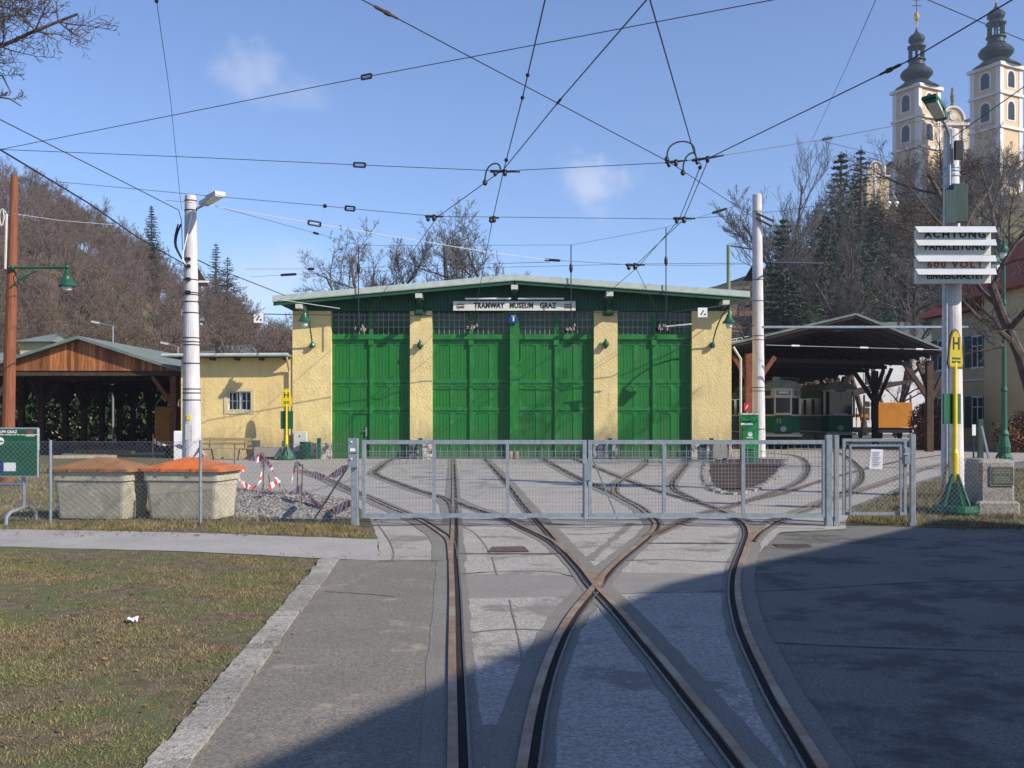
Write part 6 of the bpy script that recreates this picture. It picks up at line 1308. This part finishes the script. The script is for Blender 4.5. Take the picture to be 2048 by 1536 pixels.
# individual bare trees on the right slope
pd=protomesh(*gen_bare(21,15,(14,7,6,4),.42,.17,twigw=.010,bare_to=.25,up=.9),'twigg')
for i in range(52):
    r_=random.Random(i+70); px=r_.uniform(1630,1890); Y=r_.uniform(106,175); pr=(ca,cb,cc)[i%3]; zg=zat(px,Y,RT,RY); h=r_.uniform(9,15); t=bare_tree('conifer',pr,(PX(px,Y),Y,zg-.2),'dark conifer massed with others on the slope below the church','conifers massed on the slope',rz=px); t.scale=(h/20*1.2,h/20*1.2,h/20)
for (px,pyt,Y,pr,lab) in [(1560,325,112,pd,'tall airy bare tree left of the conifers'),(1600,400,115,pc,'bare tree beside the tall airy one'),(1500,600,90,pb,'small bare tree on the meadow by the pole'),(1640,600,84,pa,'bare tree with pale trunk above the canopy'),
    (1690,420,88,pd,'pale-trunked bare tree above the canopy peak'),(1735,460,86,pc,'leaning bare tree above the canopy peak'),(1790,480,84,pa,'wide bare tree between canopy and ACHTUNG sign'),(1845,560,80,pb,'low spreading bare tree behind the sign pole'),(1790,640,76,pb,'bare crown bending over the ochre works car'),(1860,320,150,pa,'bare tree below the front church tower'),(1950,300,150,pb,'bare tree below the rear church tower'),(2020,260,140,pa,'bare tree right of the church'),(1920,380,120,pb,'bare tree behind the lamp of the thick pole')]:
    zg=zat(px,Y,RT,RY); h=max(4,PZ(pyt,Y)-zg); bare_tree('bare_tree',pr,(PX(px,Y),Y,zg-.2),lab,'bare trees on the church hill',scale=h/14.5,rz=px*.37)
# near tree at the right edge
pn=protomesh(*gen_bare(31,12,(10,8,8,7),.62,.24,twigw=.007,bare_to=.35,up=.15),'twig')
bare_tree('bare_tree',pn,(PX(2085,30),30,0),'big dark bare tree reaching in from the right edge','near bare trees',scale=.93,rz=2.2)
TX,TY=-12.6,14.0
def lp(*pts): return [P(x,y,Y)-Vector((TX,TY,0)) for x,y,Y in pts]
pl=protomesh(*gen_bare(41,9,(5,6,7,6),.75,.2,twigw=.0045,bare_to=.6,limbs=[(lp((-700,300,14),(-250,160,14),(0,93,14),(70,62,14),(155,28,14)),.07,80,1.1),(lp((-200,140,14),(-60,40,14.3),(20,-10,14.3),(60,-60,14.3)),.04,60,1.0),(lp((-300,180,14),(-80,60,13.6),(30,30,13.6),(60,52,13.6)),.035,50,.8),(lp((-400,240,14.4),(-120,140,14.4),(5,152,14.4),(22,185,14.4)),.035,12,.5),(lp((-300,230,14),(-80,190,14),(20,198,14),(42,212,14)),.03,12,.35)]),'twig')
bare_tree('bare_tree',pl,(TX,TY,0),'bare tree whose twigs reach into the top left corner','near bare trees')
# hedges
o=leaves([(PX(1830,50),PX(1900,50),49,51,0,2.3),(PX(1925,50),PX(2070,50),45,47,0,2.0)],7000,.07,5,'beech','hedge'); tag(o,'reddish brown beech hedge before the yellow house','hedge')
# woods (uncountable masses)
def wood(name,tab,yr,n,x0,x1,label,m,seed,Hs=(6.5,9.5),ymin=0,rule=None):
    r=random.Random(seed); protos=[]
    for k in range(6):
        TR,CR=gen_bare(seed*7+k,13,(10,7,6,4),.55,.17,twigw=.030,bare_to=.25,up=.5)
        V=np.array(TR.v+CR.v,dtype=np.float32); o_=len(TR.v); Fq=[f for f in TR.f if len(f)==4]+[tuple(i+o_ for i in f) for f in CR.f if len(f)==4]; protos.append((V,np.array(Fq,dtype=np.int32)))
    VV=[];FF=[];off=0
    for i in range(n):
        for _ in range(60):
            px=r.uniform(x0,x1); Y=yr[0]+ymin+(yr[1]+14-yr[0]-ymin)*r.random()**.8
            if rule is None or rule(px,Y): break
        z=hill(px,min(Y,yr[1]),tab,*yr); h=r.uniform(*Hs)/13; V,Fq=protos[r.randrange(6)]; a=r.random()*6.28; c,s_=math.cos(a),math.sin(a)
        W_=np.stack([(V[:,0]*c-V[:,1]*s_)*h,(V[:,0]*s_+V[:,1]*c)*h,V[:,2]*h],1)+np.array([(px-1024)/F*Y,Y,z],dtype=np.float32)
        VV.append(W_); FF.append(Fq+off); off+=len(V)
    V=np.concatenate(VV); Q=np.concatenate(FF); me=bpy.data.meshes.new(name); me.vertices.add(len(V)); me.vertices.foreach_set('co',V.astype(np.float32).ravel()); me.loops.add(Q.size); me.loops.foreach_set('vertex_index',Q.ravel()); me.polygons.add(len(Q)); me.polygons.foreach_set('loop_start',np.arange(0,Q.size,4,dtype=np.int32)); me.polygons.foreach_set('loop_total',np.full(len(Q),4,dtype=np.int32)); me.update(); me.materials.append(M[m]); o=bpy.data.objects.new(name,me); COL.objects.link(o); tag(o,label,'wood',kind='stuff'); return o
wood('wood',LT,LY,560,-260,640,'leafless brown wood covering the left hillside','twigp',3)
M['twigr']=mat('twigs_dark_wood',(.105,.078,.062),(.07,.055,.045),scale=.06,rough=1,island=.35,c3=(.075,.08,.045),s3=.05,t3=(.45,.6))
wood('wood',RT,RY,190,1520,2280,'leafless dark wood covering the church hill','twigr',5,rule=lambda px,Y: (px>1610 and Y>112+max(0,(1760-px))*.12) or (px>1510 and Y>120 and px>1700-(Y-120)*3))
# long wall with railing up the hill
t=thing('hillside_wall','long ochre wall with a pale railing climbing the hillside','wall',P(1465,690,70)); mb=MB(); rl=MB(); ps=[P(1440,694,140),P(1540,676,143),P(1640,655,140),P(1740,633,136),P(1840,612,137),P(1960,590,138)]
for a,b in zip(ps,ps[1:]): mb.add([(a.x,a.y,a.z-4),(b.x,b.y,b.z-4),b[:],a[:],(a.x,a.y+.4,a.z-4),(b.x,b.y+.4,b.z-4),(b.x,b.y+.4,b.z),(a.x,a.y+.4,a.z)],[(0,1,2,3),(5,4,7,6),(3,2,6,7)])
mb.build('wall','ochre',t)
mb=MB()
for a,b in zip(ps,ps[1:]): mb.bar(a+Vector((0,.2,.06)),b+Vector((0,.2,.06)),.55,.12)
mb.build('coping','hw',t); n=0
for a,b in zip(ps,ps[1:]):
    mb=MB()
    for k in range(9): q=a.lerp(b,k/9)+Vector((0,.2,.1)); mb.bar(q,q+Vector((0,0,.7)),.07)
    mb.bar(a+Vector((0,.2,.8)),b+Vector((0,.2,.8)),.08); mb.bar(a+Vector((0,.2,.45)),b+Vector((0,.2,.45)),.06); mb.build('railing','hw',t)
# far houses on the left
def far_house(px0,px1,pyr,pye,Y,wm,label,rm='roofgrey'):
    x0,x1=PX(px0,Y),PX(px1,Y); t=thing('far_house',label,'house',((x0+x1)/2,Y,0),'houses below the left wood'); ze,zr=PZ(pye,Y),PZ(pyr,Y); mb=MB(); mb.box(x0,x1,Y,Y+9,-1,ze); mb.build('wall',wm,t)
    mb=MB(); mb.add([(x0-.4,Y-.5,ze),(x1+.4,Y-.5,ze),(x1+.4,Y+9.5,ze),(x0-.4,Y+9.5,ze),(x0+1.2,Y+4.5,zr),(x1-1.2,Y+4.5,zr)],[(0,1,5,4),(2,3,4,5),(1,2,5),(3,0,4)]); mb.build('roof',rm,t)
    for k in range(2): win(t,Vector((x0+(x1-x0)*(.3+.4*k),Y,ze-1.6)),1.1,1.5,0,sh=False)
far_house(40,100,655,684,76,'hy','pale yellow gabled house behind the timber canopy'); far_house(400,500,682,708,92,'hw','low grey roof behind the bare brush beyond the annex')
# street lamps far left
for px,pt,pb,l,lab in((226,652,700,42,'taller grey street lamp behind the timber canopy'),(356,694,730,34,'lower grey street lamp behind the annex roof')):
    Y=62; x=PX(px,Y); t=thing('street_lamp',lab,'street lamp',(x,Y,0),'grey street lamps'); mb=MB(); mb.tube([(x,Y,0),(x,Y,PZ(pt,Y)),(PX(px-l+14,Y),Y,PZ(pt-6,Y))],[.07,.05,.04],8); mb.build('mast','galv',t); mb=MB(); mb.bar((PX(px-l+14,Y),Y,PZ(pt-6,Y)),(PX(px-l,Y),Y,PZ(pt-9,Y)),.22,.12); mb.build('lamp_head','cabinet',t)
# small white bird-house like sign and fence right
Y=30; t=thing('small_sign','narrow white sign plate on a dark stake behind the stone plinth','sign',(PX(1948,Y),Y,0)); mb=MB(); mb.box(PX(1944,Y),PX(1951,Y),Y-.02,Y,PZ(871,Y),PZ(849,Y)); mb.build('plate','white',t); mb=MB(); mb.box(PX(1946,Y),PX(1949,Y),Y+.001,Y+.03,0,PZ(852,Y)); mb.build('stake','black',t)
t=thing('leaning_prop','pale leaning prop and post behind the plinth','post',(PX(1970,32),32,0)); mb=MB(); mb.bar((PX(1982,32),32,0),(PX(1963,32),32,PZ(852,32)),.06); mb.build('prop','galvd',t); mb=MB(); mb.box(PX(1966,32),PX(1976,32),32.3,32.4,0,PZ(838,32)); mb.build('post','shutter',t)
# ---------------------------------------------------------------- church
YC2=215.0
ch=thing('pilgrimage_church','ochre and white baroque church with two onion topped towers on the hill','church',(PX(1920,YC2),YC2,40))
cs=YC2/F
def tower(pxl,pxc,pxr,py_base_roof,pys,Yt,finial,nm):
    """pxl..pxc front face, pxc..pxr right face; box rotated"""
    zr=PZ(py_base_roof,Yt); zb_=40
    ang=1.08; w=(pxr-pxl)*Yt/F/1.40; cx=PX((pxl+pxr)/2,Yt); R=Matrix.Translation((cx,Yt,0))@Matrix.Rotation(-ang,4,'Z')
    h=w/2; mb=MB(); mb.box(-h,h,-h,h,zb_-6,zr); mb.transform(R); tw_=mb.build('tower','church',ch)
    mb=MB()
    for zz,e,th in[(zr,.55,.7)]+[(PZ(p,Yt),.4,.55) for p in pys]: 
        mb.box(-h-e,h+e,-h-e,h+e,zz-th,zz-.01)
    for sx in(-1,1):
        for sy in(-1,1): mb.box(min(sx*(h-.9),sx*(h+.12)),max(sx*(h-.9),sx*(h+.12)),min(sy*(h-.9),sy*(h+.12)),max(sy*(h-.9),sy*(h+.12)),zb_-5,zr-.71)
    mb.transform(R); mb.build('cornice_and_pilasters','churchw',tw_)
    zs=[zr]+[PZ(p,Yt) for p in pys]+[zb_]
    for i in range(len(zs)-1):
        zc_=(zs[i]+zs[i+1])/2-.3; hh=min(2.1,(zs[i]-zs[i+1])*.25)
        for face in range(2):
            R2=R@Matrix.Rotation(face*math.pi/2,4,'Z'); 
            mb=MB(); pts=[(-.95,-hh),(.95,-hh),(.95,hh*.6)]+[(.95*math.cos(a),hh*.6+.95*math.sin(a)) for a in (.5,1.05,1.57,2.1,2.64)]+[(-.95,hh*.6)]
            mb.prism([(a*1.45,b*1.16+zc_) for a,b in pts],-h-.06,-h+.05); mb.transform(R2); f=mb.build('window_frame','churchw',tw_)
            mb=MB(); mb.prism([(a,b+zc_) for a,b in pts],-h-.12,-h-.061); mb.transform(R2); mb.build('pane','glass',f)
    k=w/8.6*.9
    prof=[(h*1.42,0),(h*1.36,.25),(h*1.05,1.3*k),(h*.78,2.3*k),(h*.62,2.8*k),(h*.80,3.4*k),(h*.98,4.3*k),(h*1.02,5.0*k),(h*.88,6.0*k),(h*.62,6.9*k),(h*.52,7.3*k),(h*.55,7.5*k),(h*.50,7.6*k),(h*.46,9.0*k),(h*.58,9.1*k),(h*.58,9.4*k),(h*.44,9.5*k)]
    mb=MB(); mb.lathe((0,0,zr),prof,16); 
    for a in range(8):
        c,s_=math.cos(a*.785+.39),math.sin(a*.785+.39); mb.bar((c*h*.44,s_*h*.44,zr+9.4*k),(c*h*.44,s_*h*.44,zr+13*k),.42*k)
    mb.lathe((0,0,zr),[(h*.5,13*k),(h*.6,13.1*k),(h*.6,13.5*k),(h*.42,13.8*k),(h*.36,14.3*k),(h*.40,14.5*k),(h*.52,15.2*k),(h*.54,15.9*k),(h*.42,16.8*k),(h*.2,17.5*k),(h*.08,18.4*k),(h*.04,19.4*k)],8); mb.transform(R@Matrix.Rotation(.39,4,'Z')); mb.build('onion_dome','copper',tw_)
    mb=MB(); mb.lathe((cx,Yt,zr+19.3*k),[(.1,0),(.25,.8),(.12,1.3),(.45,1.9),(.62,2.5),(.45,3.1),(.08,3.6)],10); mb.build('gilt_ball','gold',tw_)
    mb=MB(); z=zr+22.8*k; mb.bar((cx,Yt,z),(cx,Yt,z+5.5),.14); mb.bar((cx-1,Yt,z+2.4),(cx+1,Yt,z+2.4),.13); mb.bar((cx-.75,Yt,z+3.6),(cx+.75,Yt,z+3.6),.13); mb.build('cross','black',tw_)
tower(1790,1838,1876,180,(240,300),YC2,True,'front'); tower(1946,2002,2038,139,(195,262),YC2-14,True,'rear')
# nave front between the towers with curved gable
Yn=YC2+1; x0,x1=PX(1876,Yn),PX(1950,Yn); zt_=PZ(246,Yn); g0,g1=PX(1884,Yn),PX(1926,Yn); gz_=PZ(216,Yn)
mb=MB(); mb.box(x0-1,x1+1,Yn,Yn+16,36,zt_); mb.build('nave_front','church',ch)
pts=[(g0,zt_)]; pts=[(g0-.2,zt_),(g1+.2,zt_)]; mid=(g0+g1)/2; hwid=(g1-g0)/2
pts+=[(mid+hwid*math.cos(a),zt_+.6+(gz_-zt_-.6)*math.sin(a)) for a in [k*math.pi/12 for k in range(13)]]
mb=MB(); mb.prism(pts,Yn-.3,Yn+.6); gb=mb.build('curved_gable','church',ch)
mb=MB(); arc=[Vector((mid+(hwid+.15)*math.cos(a),Yn-.3,zt_+.6+(gz_-zt_-.45)*math.sin(a))) for a in [k*math.pi/12 for k in range(13)]]; mb.tube(arc,.32,6); mb.lathe((mid,Yn-.32,zt_+1.3),[(.8,0),(.8,-.1)],12,'y'); mb.build('gable_moulding','churchw',gb)
mb=MB(); mb.box(x0-1,x1+1,Yn-.5,Yn-.01,zt_-.6,zt_-.02); mb.box(x0,x1,Yn-.4,Yn-.01,PZ(300,Yn),PZ(300,Yn)+.5)
for px in (1880,1900,1928,1946): mb.box(PX(px,Yn)-.35,PX(px,Yn)+.35,Yn-.25,Yn-.012,40,zt_-.61)
mb.build('cornice_and_pilasters','churchw',ch)
mb=MB(); mb.lathe((mid,Yn,gz_),[(.5,0),(.5,.8),(.3,1.0),(.45,1.6),(.5,2.6),(.3,3.4),(.28,3.8),(.3,4.2),(.1,4.5)],8); mb.build('roof_statue',mat('statue',(.20,.18,.16)),ch)
for px in (1905,): mb=MB(); mb.box(PX(px,Yn)-1.2,PX(px,Yn)+1.2,Yn-.12,Yn-.013,PZ(286,Yn),PZ(258,Yn)); f=mb.build('window_frame','churchw',ch); mb=MB(); mb.box(PX(px,Yn)-.8,PX(px,Yn)+.8,Yn-.16,Yn-.121,PZ(284,Yn),PZ(261,Yn)); mb.build('pane','glass',f)
mb=MB(); mb.box(x0+1,x1+12,Yn+6,Yn+40,36,zt_-1.5); mb.build('nave','church',ch)
mb=MB(); mb.prism([(x0,zt_-1.49),(x1+13,zt_-1.49),((x0+x1)/2+6,zt_+3)],Yn+5.5,Yn+41); mb.build('nave_roof','copper',ch)
# chapel gable left of the church
Yk=175; c=thing('chapel','small ochre chapel with curved white edged gable left of the church','chapel',(PX(1755,Yk),Yk,PZ(380,Yk))); x0,x1=PX(1734,Yk),PX(1778,Yk); z0=PZ(350,Yk); z1=PZ(323,Yk); mid=(x0+x1)/2-.4; hw_=(x1-x0)/2*.75
mb=MB(); mb.box(x0,x1,Yk,Yk+9,z0-6,z0); mb.prism([(mid-hw_,z0),(mid+hw_,z0)]+[(mid+hw_*math.cos(a),z0+(z1-z0)*math.sin(a)) for a in [k*math.pi/10 for k in range(11)]],Yk,Yk+.5); mb.build('wall','church',c)
mb=MB(); mb.tube([Vector((mid+hw_*math.cos(a),Yk-.05,z0+(z1-z0)*math.sin(a))) for a in [k*math.pi/10 for k in range(11)]],.2,6); mb.box(mid-.25,mid+.25,Yk-.1,Yk-.01,z0-5,z1-.4); mb.box(x0-.2,x1+.2,Yk-.15,Yk-.01,z0-.3,z0-.01); mb.box(x1-1.3,x1-.3,Yk+.6,Yk+1.6,z0,z0+1.8); mb.build('white_trim','churchw',c)
# ---------------------------------------------------------------- haze
def haze(density):
    mb=MB(); mb.box(-620,620,-55,420,-1.0,130); m=bpy.data.materials.new('haze_air'); m.use_nodes=True; nt=m.node_tree; nt.nodes.remove(nt.nodes['Principled BSDF']); v=nt.nodes.new('ShaderNodeVolumePrincipled'); v.inputs['Color'].default_value=(.75,.82,1,1); v.inputs['Density'].default_value=density; v.inputs['Anisotropy'].default_value=.3; nt.links.new(v.outputs[0],nt.nodes['Material Output'].inputs['Volume']); M['haze']=m; o=mb.build('haze','haze'); tag(o,'thin blue winter haze over the valley','haze',kind='stuff')
HAZE=.0004
if HAZE: haze(HAZE)
